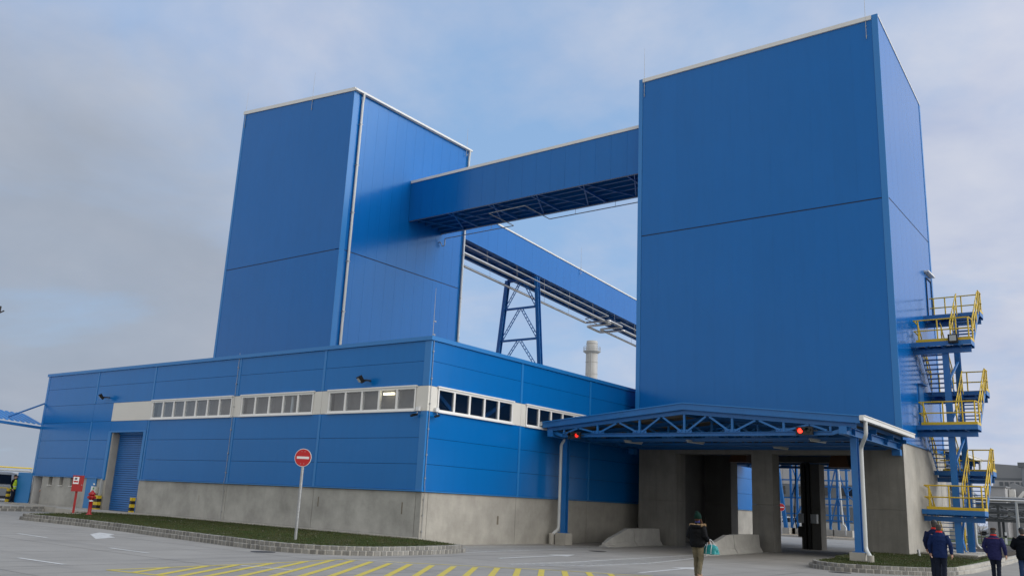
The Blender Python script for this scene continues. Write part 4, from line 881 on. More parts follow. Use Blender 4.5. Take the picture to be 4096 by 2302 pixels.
barrier(7.42, 9.1, 12.2, 'sloped concrete barrier end right of the walking woman', True); barrier(7.42, 12.24, 15.2, 'straight concrete barrier against the middle pier', False)

# ------------------------------------------------------------------ steel escape stair on the right wall
st = empty('steel_stair', (0,0,0), 0, 'blue steel escape stair with yellow railings up the tower side', 'staircase')
XA, XM0, XM1, XB = 14.12, 15.16, 15.55, 16.55
YF0, YF1, YB0, YB1 = 18.35, 19.25, 21.45, 22.35
F = [2.12, 5.9, 9.78]; Bk = [4.0, 7.82, 11.72]
POSTM = MB().tube([(0,0,0),(0,0,1.08)], .033, 8).mesh('rail_post', YEL)
def post(x, y, z): return link('rail_post', POSTM, st, (x, y, z))
def rail(pts, r=.030): return MB().tube(fillet(pts, .12, 3), r, 8).build('handrail', YEL, st)
def landing(y0, y1, z, front):
    l = MB().box(XA, XB, y0, y1, z-.05, z).build('landing', mat('grating', (.03,.10,.25), .6), st)
    ye = y0 if front else y1
    MB().box(XA-.12, XB, y0-.012, y0+.012, z-.21, z+.004).build('edge_beam', BLUE_STEEL, l); MB().box(XA-.12, XB, y1-.012, y1+.012, z-.27, z-.06).build('edge_beam', BLUE_STEEL, l)
    MB().box(XB-.012, XB+.012, y0, y1, z-.21, z+.004).build('edge_beam', BLUE_STEEL, l)
    yy = y0+.38 if front else y1-.3
    MB().ibeam((XA-.12,yy,z-.40),(XB-.05,yy,z-.40), .16, .22, .018).build('cantilever_beam', BLUE_STEEL, l)
    for xx in (XA+.5, XM0+.15, XB-.5): MB().beam((xx,y0+.02,z-.16),(xx,y1-.02,z-.16), .08, .16).build('joist', BLUE_STEEL, l)
    # toe board and railing round the outside
    MB().box(XA+.1, XB, ye-.02, ye-.006, z+.005, z+.13).build('toe_board', YEL, l); MB().box(XB-.006, XB+.014, y0, y1, z+.005, z+.13).build('toe_board', YEL, l)
    for xx in ((XA+.22, XA+1.05, XA+1.85, XB-.06) if front else (XA+.22, XA+.75, XA+1.5, XB-.06)): post(xx, ye+(.02 if front else -.02), z)
    yo = y1 if front else y0
    post(XB-.02, yo+(-.12 if front else .12), z)
    for hh in (1.06, .55): rail([(XA+.02,ye+.02*(1 if front else -1),z+hh),(XB-.02,ye+.02*(1 if front else -1),z+hh),(XB-.02,yo,z+hh)])
    if front:
        post(XA+.12, y0+.5, z)
        for hh in (1.06, .55): rail([(XA+.05,ye+.05,z+hh),(XA+.08,y1-.1,z+hh-.1)])
    return l
for z in F: landing(YF0, YF1, z, True)
for z in Bk: landing(YB0, YB1, z, False)
def flight(xa, xb, p, q):
    """p,q = (y,z) bottom and top"""
    (y0, z0), (y1, z1) = p, q
    for x in (xa, xb): MB().beam((x,y0,z0-.06),(x,y1,z1-.06), .02, .24).build('stringer', BLUE_STEEL, st)
    n = 10
    for k in range(1, n): t = k/n; ubox('tread', BLUE_STEEL, st, xa+.012, xb-.012, y0+(y1-y0)*t-.13, y0+(y1-y0)*t+.13, z0+(z1-z0)*t-.035, z0+(z1-z0)*t)
    for x in (xa, xb):
        for hh in (1.0, .52): rail([(x,y0,z0+hh-.25),(x,y0,z0+hh),(x,y1,z1+hh),(x,y1+(.12 if y1 > y0 else -.12),z1+hh)] if hh > .9 else [(x,y0,z0+hh),(x,y1,z1+hh)], .027)
        for t in (.06, .36, .66, .94): post(x, y0+(y1-y0)*t, z0+(z1-z0)*t-.05)
zp = .27
flight(XA+.05, XM0, (YB0+.1,zp), (YF1,F[0]))
for k in range(3):
    flight(XM1, XB-.05, (YF1,F[k]), (YB0,Bk[k]))
    if k < 2: flight(XA+.05, XM0, (YB0,Bk[k]), (YF1,F[k+1]))
XC = (XM0+XM1)/2
for y in (YF0+.55, YB1-.55):
    MB().ibeam((XC,y,zp),(XC,y,9.45 if y < 20 else 11.4), .25, .27, .022, (0,1,0)).build('column', BLUE_STEEL, st)
for a, b in ((zp+.2,3.5), (4.2,5.5), (6.2,7.4), (8.0,9.3)): MB().beam((XC+.03,YF0+.7,a),(XC+.03,YB1-.7,b), .09, .09).build('brace', BLUE_STEEL, st)
MB().box(XA-.02, 16.35, 17.2, 23.4, -.2, zp).build('foundation_pad', CONC2, st)
fl = empty('floodlight', (15.85, YF0-.14, F[2]+.05), 0, 'big black floodlight on the third stair landing', 'floodlight', 'wall floodlights')
MB().box(-.20,.20,-.14,.06,-.2,.2).build('head', DKST, fl); MB().box(-.13,.15,-.146,-.141,-.11,.15).build('lens', mat('lamp_glass', (.35,.37,.36), .12), fl); MB().box(-.03,.03,.06,.12,-.05,.05).build('bracket', DKST, fl)
o = MB().tube([(14.55,14.9,.1),(14.5,14.9,.42)], .05, 10).build('vent_pipe', GALV); tag(o, 'short grey vent pipe in the grass by the tower corner', 'pipe')

# ------------------------------------------------------------------ no-entry signs
def no_entry(x, y, zb, h, rz, lab, rad=.30):
    e = empty('no_entry_sign', (x, y, zb), rz, lab, 'sign', 'no-entry signs')
    MB().tube([(0,0,-.1),(0,0,h-.3)], .048, 12).build('pole', GALV, e)
    def disc(r, y0, y1): m_ = MB(); m_.lathe([(r,y0),(r,y1)], (0,0,0), 32, False); return m_
    for nm, r, a, b, m in (('plate', rad, -.02, .0, GREYP), ('white_rim', rad-.003, .0005, .004, WHT), ('red_disc', rad-.018, .0045, .007, REDS)):
        o = disc(r, a, b).build(nm, m, e); o.rotation_euler = (R(90),0,0); o.location = (.0,-.052,h)
    MB().box(-rad*.72,rad*.72,-.0615,-.0595,h-rad*.13,h+rad*.13).build('white_bar', WHT, e)
    b = MB()
    for dx in (-.055,.055):
        for dz in (-.2,.2): b.box(dx-.008, dx+.008, -.0615, -.0595, h+dz*rad/.3-.008, h+dz*rad/.3+.008)
    b.build('rivets', WHT, e)
    return e
s_ = no_entry(-.03, -5.94, ltop(-.03,-5.94), 2.66, R(27), 'no-entry sign on galvanised pole in the left grass verge')
no_entry(-4.9, 52.18, g(-4.9,52), 2.4, R(25), 'small distant no-entry sign seen through the right passage', .33)

# ------------------------------------------------------------------ hydrant and hose cabinet, bollards
hx, hy = -17.11, -3.92; hz = ltop(hx, hy)
h = empty('fire_hydrant', (hx, hy, hz), R(20), 'red pillar fire hydrant with white band in the grass', 'hydrant')
MB().lathe([(.0,-.05),(.15,-.05),(.15,.02),(.10,.05),(.085,.08),(.085,.66),(.10,.68)], n=16).build('barrel', RED, h); MB().lathe([(.092,.60),(.092,.70)], n=16).build('white_band', WHT, h)
MB().lathe([(.10,.681),(.13,.74),(.13,.84),(.115,.88),(.16,.90),(.16,.95),(.12,1.0),(.06,1.05),(.05,1.10),(.0,1.11)], n=16).build('head', RED, h)
for a in (0, 180, 270): o = MB().tube([(.10,0,.79),(.20,0,.79)], [.06,.065], 10).build('outlet', RED, h); o.rotation_euler = (0,0,R(a))
cx_, cy_ = -18.03, -4.2; cz_ = ltop(cx_, cy_)
c = empty('hose_cabinet', (cx_, cy_, cz_), R(62), 'red hose cabinet on a single post beside the hydrant', 'cabinet')
MB().box(-.05,.05,-.04,.04,-.05,1.02).build('post', RED, c); b = MB().box(-.24,.24,-.14,.14,1.02,1.72).build('case', RED, c); MB().box(-.25,.25,-.15,.15,1.721,1.75).build('lid', RED, c)
MB().box(-.21,.03,-.1446,-.141,1.36,1.68).build('label_plate', PAPER, b); MB().box(-.16,-.05,-.147,-.1448,1.55,1.64).build('pictogram', mat('print_dark', (.12,.12,.16), .6), b); MB().box(-.19,.01,-.147,-.1448,1.43,1.50).build('red_print', REDS, b); MB().box(.16,.20,-.17,-.141,1.30,1.34).build('latch', GALV, b)
MB().box(-.35,.35,-.22,.22,-.03,.035).build('base_slab', CONC2, c)
def bollard(x, y, z, hgt, w, lab, rnd=False):
    e = empty('hazard_bollard', (x, y, z), 0, lab, 'bollard', 'yellow and black bollards')
    n = 5; hh = hgt/n
    for k in range(n):
        m_ = MB()
        if rnd: m_.lathe([(w/2,k*hh),(w/2,(k+1)*hh-.001)], n=16)
        else: m_.box(-w/2,w/2,-.11,.11,k*hh,(k+1)*hh-.001)
        m_.build('stripe', YELP if (n-1-k) % 2 == 0 else BLK, e)
bollard(-23.55, -.14, .05, .84, .40, 'yellow and black guard left of the roller gate'); bollard(-20.12, -.10, .05, .84, .17, 'narrow yellow and black guard right of the roller gate')
bollard(-35.6, .55, .14, .82, .26, 'round yellow and black bollard beside the van', True)
MB().box(-23.62,-23.50,-.09,.03,.9,HP-.06).build('guard_post', GREYP, hall)
cb = MB().tube([(-40,-1.5,.98),(-35.65,.5,.98)], .03, 8).build('barrier_rail', YELP); tag(cb, 'yellow rail meeting the round bollard by the van', 'rail')
# cantilever side canopy at the far left of the hall
lc = empty('side_canopy', (0,0,0), 0, 'corrugated blue canopy at the left end of the hall', 'canopy')
rs = MB(); n = 22; vs = []; pr = []
for k in range(n): y0 = .3-k*.32; pr += [(y0,0),(y0-.12,0),(y0-.16,.05),(y0-.28,.05)]
for y, dz in pr: zz = 4.80-.06*y; vs += [(-31.72,y,zz+dz),(-34.6,y,zz+.75+dz)]
rs.add(vs, [(2*i,2*i+1,2*i+3,2*i+2) for i in range(len(pr)-1)]); o = rs.build('roof_sheet', BLUE_TRIM, lc); md = o.modifiers.new('s','SOLIDIFY'); md.thickness = .006
MB().hexa([(-31.9,.3,4.55),(-31.66,.3,4.55),(-31.66,-6.5,4.96),(-31.9,-6.5,4.96)], [(-31.9,.3,4.70),(-31.66,.3,4.70),(-31.66,-6.5,5.11),(-31.9,-6.5,5.11)]).build('eaves_beam', BLUE_STEEL, lc)
MB().tube([(-31.6,.25,6.25),(-32.3,-1.7,5.15)], .05, 8).build('stay_rod', BLUE_STEEL, lc)
MB().hexa([(-31.9,-2.5,4.74),(-31.6,-2.5,4.74),(-31.6,-6.5,4.98),(-31.9,-6.5,4.98)], [(-31.9,-2.5,4.98),(-31.6,-2.5,4.98),(-31.6,-6.5,5.22),(-31.9,-6.5,5.22)]).build('gutter', BLUE_TRIM, lc)

# ------------------------------------------------------------------ vehicles
def wheel(parent, x, y, r, w=.2):
    e = MB(); e.lathe([(r*.62,-w/2),(r*.93,-w/2),(r,-w/2+.03),(r,w/2-.03),(r*.93,w/2),(r*.62,w/2)], n=20); t = e.build('tyre', RUBBER, parent); t.rotation_euler = (R(90),0,0); t.location = (x, y, r)
    m_ = MB(); m_.lathe([(r*.62,-w/2+.02),(r*.62,w/2-.02),(r*.2,w/2-.04)], n=16, smooth=False)
    for k in range(5): a = k*2*math.pi/5; m_.beam((0,0,w/2-.02),(r*.6*math.cos(a),r*.6*math.sin(a),w/2-.01), .06, .03)
    m_.build('rim', GALV, t)
def vehicle(name, loc, rz, lab, cat, paint, L, Wd, low, cabin, wr, wheels, wins, rear):
    e = empty(name, loc, rz, lab, cat)
    def shell(prof, w0, w1, nm, m, par):
        z0 = min(p[1] for p in prof); z1 = max(p[1] for p in prof); a = []; b = []
        for x, z in prof: w = w0+(w1-w0)*(z-z0)/(z1-z0); a.append((x,-w/2,z)); b.append((x,w/2,z))
        n = len(prof); m_ = MB(); m_.add(a+b, [tuple(range(n)), tuple(range(2*n-1, n-1, -1))]+[(i, n+i, n+(i+1) % n, (i+1) % n) for i in range(n)])
        o = m_.build(nm, m, par); md = o.modifiers.new('b','BEVEL'); md.width = .05; md.segments = 3; md.limit_method = 'ANGLE'; md.angle_limit = R(25)
        for p in o.data.polygons: p.use_smooth = True
        return o
    bd = shell(low, Wd*.97, Wd, 'body', paint, e); cb_ = shell(cabin, Wd*.98, Wd*.80, 'cabin', paint, e)
    for x, s in [(x, s) for x in wheels for s in (-1, 1)]:
        wheel(e, x, s*(Wd/2-.10), wr); MB().box(x-wr-.05, x+wr+.05, s*Wd/2-.006 if s > 0 else s*Wd/2-.004, s*Wd/2+.004 if s > 0 else s*Wd/2+.006, wr*.5, wr*2.12).build('wheel_arch', BLK, e)
    zc0 = min(p[1] for p in cabin); zc1 = max(p[1] for p in cabin)
    for poly in wins:
        for s in (-1, 1):
            pts = []
            for x, z in poly: w = Wd*.98+(Wd*.80-Wd*.98)*(z-zc0)/(zc1-zc0); pts.append((x, s*(w/2+.004), z))
            MB().prism(pts, (0, s*.006, 0)).build('side_window', CARGL, e)
    for s in (-1, 1):
        MB().box(-L/2-.012, -L/2+.06, s*Wd*.42-.08, s*Wd*.42+.08, rear[0], rear[1]).build('tail_light', mat('tail_red', (.4,.01,.01), .3), e); MB().box(L/2-.1, L/2+.01, s*Wd*.36-.15, s*Wd*.36+.15, .62, .80).build('headlight', mat('lamp_clear', (.7,.72,.75), .1), e)
    MB().box(-L/2-.03, L/2+.03, -Wd/2-.012, Wd/2+.012, .25, .42).build('bumper', mat('bumper_grey', (.06,.062,.065), .6), e)
    return e
SILVER = mat('car_silver', (.50,.51,.50), .3)
vehicle('van', (-37.9,.95,g(-38,0)+.12), R(90), 'silver grey panel van parked behind the open blue door', 'van', SILVER, 4.8, 1.85,
        [(-2.4,.3),(2.35,.3),(2.4,.75),(2.2,.98),(1.35,1.12),(-2.4,1.12)], [(-2.4,1.11),(1.42,1.11),(.62,1.82),(.3,1.93),(-2.3,1.96)], .32, (-1.45,1.5),
        [[(.55,1.16),(1.16,1.16),(.62,1.72),(.5,1.76)], [(-.55,1.16),(.28,1.16),(.28,1.76),(-.55,1.76)], [(-2.0,1.2),(-.9,1.2),(-.9,1.76),(-2.0,1.76)]], (1.1,1.5))
SUVP = dict(low=[(-2.3,.32),(2.25,.32),(2.3,.75),(2.05,.95),(1.0,1.03),(-2.25,1.05)], cabin=[(-2.2,1.04),(1.05,1.02),(.35,1.52),(-.2,1.62),(-1.7,1.60)], wr=.35, wheels=(-1.35,1.35), wins=[[(-.55,1.08),(.75,1.08),(.25,1.48),(-.55,1.54)], [(-1.55,1.1),(-.65,1.1),(-.65,1.54),(-1.5,1.52)]], rear=(.85,1.25))
vehicle('car', (-8.6,64.2,g(-8,64)), R(203), 'silver estate car parked beyond the right passage', 'car', SILVER, 4.6, 1.85, **SUVP)
vehicle('car', (-10.2,66.5,g(-8,64)), R(190), 'white car parked behind the silver estate', 'car', mat('car_white', (.7,.71,.72), .3), 4.6, 1.8, **SUVP)
vehicle('car', (-3.5,150,g(0,150)), R(200), 'white car far off under the pipe rack', 'car', MATS['car_white'], 4.6, 1.8, **SUVP)

# ------------------------------------------------------------------ people
SKIN = mat('skin', (.42,.24,.17), .55)
def finish(mb_, name, m, voxel, smooth, parent, wrinkle=0.0, wscale=.12):
    me = mb_.mesh(name, m); o = link(name, me)
    md = o.modifiers.new('r','REMESH'); md.mode = 'VOXEL'; md.voxel_size = voxel; md.use_smooth_shade = True
    md = o.modifiers.new('s','SMOOTH'); md.iterations = smooth; md.factor = .5
    if wrinkle:
        tx = bpy.data.textures.new('folds','CLOUDS'); tx.noise_scale = wscale; tx.noise_depth = 2
        md = o.modifiers.new('d','DISPLACE'); md.texture = tx; md.strength = wrinkle; md.mid_level = .5; md.texture_coords = 'LOCAL'
    dg = bpy.context.evaluated_depsgraph_get(); me2 = bpy.data.meshes.new_from_object(o.evaluated_get(dg)); me2.name = name
    o.modifiers.clear(); o.data = me2; bpy.data.meshes.remove(me)
    if not me2.materials: me2.materials.append(m)
    for p in me2.polygons: p.use_smooth = True
    o.parent = parent; return o
def rings(mb_, rows, n=16):
    vs = []; fs = []
    for (x, y, z, rx, ry) in rows:
        for j in range(n): a = 2*math.pi*j/n; vs.append((x+rx*math.cos(a), y+ry*math.sin(a), z))
    for i in range(len(rows)-1):
        for j in range(n): fs.append((i*n+j, i*n+(j+1) % n, (i+1)*n+(j+1) % n, (i+1)*n+j))
    mb_.add(vs, fs, True); m = len(rows)-1; mb_.add(vs[:n], [tuple(reversed(range(n)))]); mb_.add(vs[m*n:], [tuple(range(n))])
def person(loc, rz, label, H=1.72, jacket=None, trousers=None, shoe=None, stride=.12, arms=None, jlen=.80, puff=1.0, collar=None, hair=None, cap=None, capstyle=None, vox=.009, extra=None, broad=1.0, headturn=0, lean=.0, hem=1.0):
    """faces local +Y; arms = ((elbow),(wrist)) for left(-x) and right(+x)"""
    e = empty('person', loc, rz, label, 'person'); k = H/1.72; e.scale = (k, k, k)
    L_ = lambda z: lean*max(0, z-.9)
    arms = arms or (((-.27,-.03,1.13),(-.25,.10,.90)), ((.27,-.03,1.13),(.25,.10,.90)))
    foot = [(-.09, stride), (.09, -stride)]
    b = MB()
    rings(b, [(0,0,.86,.13,.10),(0,0,.95,.165,.115),(0,L_(1.08),1.08,.14,.10),(0,L_(1.25),1.25,.165,.115),(0,L_(1.38),1.38,.17,.11),(0,L_(1.44),1.44,.11,.075),(0,L_(1.47)+.005,1.50,.056,.06),(0,L_(1.5)+.012,1.56,.056,.06)])
    hy_ = .022+L_(1.6)
    b.ell((0,hy_,1.615),(.076,.096,.112),16,12); b.ell((0,hy_+.035,1.56),(.052,.06,.05),12,8); b.ell((0,hy_+.105,1.60),(.013,.02,.025),8,6)
    for s in (-1, 1): b.ell((s*.078,hy_-.005,1.605),(.014,.024,.034),8,6); b.ell((s*.035,hy_+.075,1.628),(.026,.018,.012),8,6)
    b.ell((0,hy_+.088,1.557),(.026,.014,.011),8,6)
    legs = []
    for (fx, fy), s in zip(foot, (-1, 1)):
        hip = (s*.085,0,.92); bend = .07 if fy < 0 else .03
        knee = (s*.088,fy*.45+bend,.50); ank = (fx,fy,.09+(.05 if fy < -.05 else 0)); legs.append((hip, knee, ank))
        b.tube([hip, tuple(.5*(a+c_) for a, c_ in zip(hip, knee)), knee, tuple(.55*a+.45*c_ for a, c_ in zip(knee, ank)), ank], [.085,.075,.055,.055,.038], 12)
    for (el, wr), s in zip(arms, (-1, 1)):
        sh_ = (s*.178*broad,L_(1.42),1.41)
        b.tube([sh_, tuple(.5*(a+c_) for a, c_ in zip(sh_, el)), el, tuple(.5*(a+c_) for a, c_ in zip(el, wr)), wr], [.055,.047,.040,.038,.028], 10)
        w = Vector(wr); d_ = (w-Vector(el)).normalized(); sd_ = d_.cross(Vector((s,0,0))).normalized(); fl_ = Vector((-s,0,0))
        if sd_.length < .5: sd_ = Vector((0,1,0))
        p0 = w+d_*.045; b.tube([w-d_*.02, p0, w+d_*.09], [.026,.036,.032], 10)
        for q, (of, ln) in enumerate(((-.033,.062),(-.011,.075),(.011,.072),(.033,.055))):
            r0 = w+d_*.08+sd_*of; b.tube([r0, r0+d_*ln*.5+fl_*.008, r0+d_*ln*.85+fl_*.028, r0+d_*ln*.95+fl_*.045], [.0095,.009,.0085,.007], 6)
        t0 = w+d_*.03+sd_*.034; b.tube([t0, t0+sd_*.03+d_*.03, t0+sd_*.036+d_*.06+fl_*.015], [.012,.0105,.008], 6)
    finish(b, 'body', SKIN, vox, 3, e)
    # trousers
    t = MB(); rings(t, [(0,0,.82,.14,.115),(0,0,.92,.178,.13),(0,0,1.02,.165,.118)])
    for hip, knee, ank in legs:
        mid = tuple(.5*(a+c_) for a, c_ in zip(hip, knee)); t.tube([hip, mid, knee, tuple(.5*(a+c_) for a, c_ in zip(knee, ank)), (ank[0],ank[1],ank[2]-.03)], [.105,.092,.072,.068,.062], 14)
    finish(t, 'trousers', trousers, .014, 2, e, .022, .06)
    # shoes
    s_ = MB()
    for hip, knee, ank in legs:
        z0 = ank[2]-.09; s_.ell((ank[0],ank[1]+.055,z0+.045),(.045,.125,.045),12,8); s_.ell((ank[0],ank[1]-.005,z0+.07),(.045,.055,.06),10,8); s_.box(ank[0]-.042,ank[0]+.042,ank[1]-.055,ank[1]+.16,z0,z0+.025)
    finish(s_, 'shoes', shoe, .011, 2, e)
    # jacket
    j = MB(); p = puff
    rings(j, [(0,-.01,jlen,.185*hem,.145*hem*p),(0,-.01,jlen+.10,.196*hem*p,.150*p),(0,L_(1.08)-.005,1.08,.185*p,.142*p),(0,L_(1.25)-.01,1.25,.200*p*broad,.150*p),(0,L_(1.37)-.01,1.37,.198*broad,.135*p),(0,L_(1.43),1.45,.135,.100),(0,L_(1.47)+.005,1.50,.085,.085)])
    for (el, wr), s in zip(arms, (-1, 1)):
        sh_ = (s*.172*broad,L_(1.42),1.40); w = Vector(wr)-(Vector(wr)-Vector(el)).normalized()*.005
        j.tube([sh_, tuple(.5*(a+c_) for a, c_ in zip(sh_, el)), el, tuple(.5*(a+c_) for a, c_ in zip(el, w)), tuple(w)], [.080*p,.073*p,.064*p,.058*p,.046], 12)
    jo = finish(j, 'jacket', jacket, .014, 3, e, .024*p, .07)
    if collar: m_ = MB(); rings(m_, [(0,L_(1.47),1.475,.098,.092),(0,L_(1.5)+.008,1.535,.088,.088)]); m_.build('collar', collar, jo)
    # eyes, hair or hat
    for s in (-1, 1): MB().ell((s*.033,hy_+.087,1.622),(.012,.008,.008),8,6).build('eye', mat('eye_dark', (.03,.025,.02), .3), e)
    if hair:
        m_ = MB(); m_.ell((0,hy_-.014,1.640),(.084,.098,.098),16,10); m_.ell((0,hy_-.045,1.59),(.076,.062,.075),12,8); finish(m_, 'hair', hair, .009, 2, e, .012, .03)
    if cap:
        m_ = MB()
        if capstyle == 'beanie': m_.ell((0,hy_-.008,1.665),(.098,.115,.125),16,12); m_.lathe([(.098,1.60),(.106,1.61),(.106,1.66),(.096,1.67)], (0,hy_-.005,0), 18); m_.ell((-.015,hy_-.03,1.775),(.05,.05,.045),10,8); finish(m_, 'hat', cap, .01, 2, e, .012, .03)
        elif capstyle == 'peak': m_.ell((0,hy_-.006,1.672),(.088,.104,.075),16,10); m_.ell((0,hy_+.12,1.655),(.07,.075,.012),12,6); finish(m_, 'cap', cap, .008, 1, e)
        elif capstyle == 'flat': m_.ell((0,hy_+.008,1.69),(.10,.125,.05),16,8); m_.ell((0,hy_+.11,1.67),(.07,.05,.014),12,6); finish(m_, 'cap', cap, .009, 1, e)
        else: m_.ell((0,hy_-.006,1.675),(.092,.106,.085),16,10); finish(m_, 'cap', cap, .009, 1, e)
    return e
BLACKJ = mat('jacket_black', (.004,.0045,.006), .7, spec=.12, noise=.3, nscale=6); NAVY = mat('jacket_navy', (.009,.022,.085), .8, spec=.12, noise=.25, nscale=5); NAVY2 = mat('jacket_indigo', (.020,.022,.085), .8, spec=.12, noise=.25, nscale=5)
DKTR = mat('trousers_dark', (.012,.016,.03), .85, spec=.12); JEANS = mat('trousers_jeans', (.03,.06,.15), .85, spec=.12, noise=.3, nscale=8)
KHAKI = mat('trousers_camo', (.17,.145,.095), .85, spec=.12, noise=.9, nscale=7, dark=(.075,.068,.045)); REDC = mat('collar_red', (.5,.03,.02), .7, spec=.12)
BROWNH = mat('hair_brown', (.06,.028,.015), .6, spec=.12); GREYH = mat('hair_grey', (.055,.05,.048), .7, spec=.12); SHOEB = mat('shoe_black', (.015,.014,.014), .5); SHOET = mat('shoe_tan', (.30,.19,.12), .6)
# the woman with the teal bag
wz = g(12.88,-2.84)
wm = person((12.86,-2.84,wz), R(-4), 'woman in black fur-hooded jacket and camouflage trousers walking away', 1.66, BLACKJ, KHAKI, SHOET, .10, (((-.26,-.04,1.12),(-.18,.14,1.00)), ((.27,-.06,1.14),(.25,.16,1.02))), .83, 1.18, None, BROWNH, mat('beanie_green', (.004,.022,.016), .9, spec=.12, noise=.3, nscale=20), 'beanie', .0085, broad=.94)
fur = MB(); FUR = mat('fur_trim', (.34,.23,.13), .95, spec=.12, noise=.5, nscale=25, bump=1, bscale=60)
for k in range(26):
    a = math.pi*(1.0+(k-1)/24); x = .215*math.cos(a); y = .03+.17*math.sin(a); fur.ell((x+random.uniform(-.008,.008),y,1.435+random.uniform(-.01,.012)+.01*math.sin(a)),(.042,.042,.042),8,6)
hd = MB()
rings(hd, [(0,-.11,1.33,.12,.07),(0,-.13,1.38,.17,.09),(0,-.10,1.44,.18,.10)])
fo = finish(fur, 'fur_trim', FUR, .009, 1, wm, .035, .02); finish(hd, 'hood', BLACKJ, .012, 2, wm)
hr = MB().tube([(.075,.03,1.60),(.10,.03,1.52),(.125,.07,1.42),(.12,.11,1.33)], [.03,.034,.03,.012], 8); finish(hr, 'long_hair', BROWNH, .008, 1, wm, .01, .03)
MB().lathe([(.072,1.49),(.083,1.50),(.083,1.555),(.075,1.565)], (0,.02,0), 16).build('scarf', mat('scarf_blue', (.03,.035,.16), .9), wm)
TEAL = mat('bag_teal', (.010,.26,.27), .45, noise=.15, nscale=9); bgo = empty('handbag', (13.17,-2.66,wz+.64), R(-12), 'teal handbag with white straps on the arm of the woman', 'bag')
m_ = MB(); n = 8
for k in range(n):
    x0 = -.21+.42*k/n; x1 = -.21+.42*(k+1)/n
m_.hexa([(-.20,-.13,0),(.20,-.13,0),(.20,.13,0),(-.20,.13,0)], [(-.17,-.05,.21),(.17,-.05,.21),(.17,.05,.21),(-.17,.05,.21)]); m_.ell((0,0,.12),(.235,.12,.135),14,10)
finish(m_, 'pouch', TEAL, .011, 5, bgo, .015, .06)
for x in (-.07,.09):
    MB().tube(fillet([(x,-.135,.01),(x,-.125,.14),(x,-.085,.23),(x*.3-.05,-.05,.38),(x*.3-.05,.03,.38),(x,.085,.23),(x,.125,.14),(x,.135,.01)], .05, 3), .0065, 6).build('strap', WHT, bgo)
MB().tube([(-.205,-.115,.02),(-.20,-.075,.18),(-.195,0,.25),(-.20,.075,.18),(-.205,.115,.02)], .006, 6).build('piping', WHT, bgo); MB().tube([(-.17,0,.252),(.17,0,.252)], .006, 6).build('zip', WHT, bgo)
# men walking away at the right edge
m1 = person((17.53,4.08,g(17.5,4)), R(2), 'man in navy work jacket with red collar and short grey hair', 1.70, NAVY, DKTR, SHOEB, .06, (((-.29,.0,1.12),(-.29,.09,.86)), ((.30,-.02,1.12),(.31,.04,.85))), .74, 1.06, REDC, GREYH, None, None, .009, broad=1.06)
m2 = person((17.22,5.0,g(17.5,5)), R(6), 'man in navy work jacket and black cap behind another man', 1.80, mat('jacket_navy_dark', (.008,.014,.05), .8, spec=.12, noise=.25, nscale=5), DKTR, SHOEB, .04, None, .76, 1.08, REDC, GREYH, BLK, 'round', .009, broad=1.08)
m3 = person((18.52,7.19,g(18.5,7)), R(-3), 'man in indigo work jacket and brown flat cap walking away', 1.66, NAVY2, DKTR, SHOEB, .10, (((-.31,-.02,1.12),(-.24,.02,.90)), ((.31,-.04,1.12),(.33,.0,.86))), .70, 1.12, REDC, GREYH, mat('cap_brown', (.045,.03,.02), .9, spec=.12), 'flat', .009, broad=1.1)
MB().lathe([(.092,1.535),(.098,1.54),(.096,1.575),(.088,1.58)], (0,.02,0), 16).build('scarf', mat('scarf_teal', (.03,.10,.12), .9), m3)
yk = MB().tube([(-.20,-.155,1.395),(-.1,-.168,1.40),(0,-.172,1.40),(.1,-.168,1.40),(.20,-.155,1.395)], .006, 6).build('red_piping', REDC, m3)
m4 = person((19.28,7.64,g(19,7.6)), R(15), 'man in black jacket and blue jeans cut by the right edge', 1.70, mat('jacket_charcoal', (.004,.006,.011), .8, spec=.12, noise=.3, nscale=5), JEANS, SHOEB, .05, (((-.31,.02,1.14),(-.20,.17,1.05)), ((.29,-.02,1.12),(.22,.15,1.0))), .72, 1.16, None, GREYH, BLK, 'round', .009, broad=1.1)
hd = MB(); rings(hd, [(0,-.12,1.36,.10,.06),(0,-.14,1.42,.13,.08),(0,-.09,1.49,.12,.08)]); finish(hd, 'hood', MATS['jacket_charcoal'], .012, 2, m4)
# man in a high-visibility vest by the open door
VEST = mat('hi_vis', (.45,.62,.02), .7, emis=None)
vz = g(-32.4,-.5)+.22
vm = person((-32.47,-.60,vz), R(-50), 'man in yellow high-visibility vest and cap by the open blue door', 1.64, MATS['jacket_charcoal'], DKTR, SHOEB, .05, (((-.26,.0,1.13),(-.2,.22,1.0)), ((.27,-.03,1.13),(.22,.06,.88))), .80, 1.0, None, GREYH, MATS['jacket_black'], 'peak', .012)
v = MB(); rings(v, [(0,-.01,.86,.205,.160),(0,-.005,1.08,.200,.158),(0,-.01,1.25,.212,.162),(0,-.01,1.36,.195,.148),(0,0,1.45,.13,.105)]); finish(v, 'vest', VEST, .014, 2, vm, .012, .07)
v = MB(); rings(v, [(0,-.01,1.0,.212,.170),(0,-.01,1.05,.212,.170)]); v.build('reflective_band', mat('reflective', (.6,.62,.62), .3), vm)
# person half hidden in the doorway
person((-30.85,.42,g(-31,.4)+.22), R(140), 'person in pale shirt half hidden inside the left doorway', 1.66, mat('shirt_pale', (.5,.52,.55), .85), DKTR, SHOEB, .06, None, .84, 1.0, None, GREYH, None, None, .014)
person((-5.35,52.5,g(-5,52)), R(20), 'distant pedestrian in dark waistcoat beyond the right passage', 1.72, mat('waistcoat', (.02,.02,.025), .8, spec=.12), mat('trousers_grey', (.07,.075,.08), .85, spec=.12), SHOEB, .14, None, .84, 1.05, None, BLK, None, None, .016)

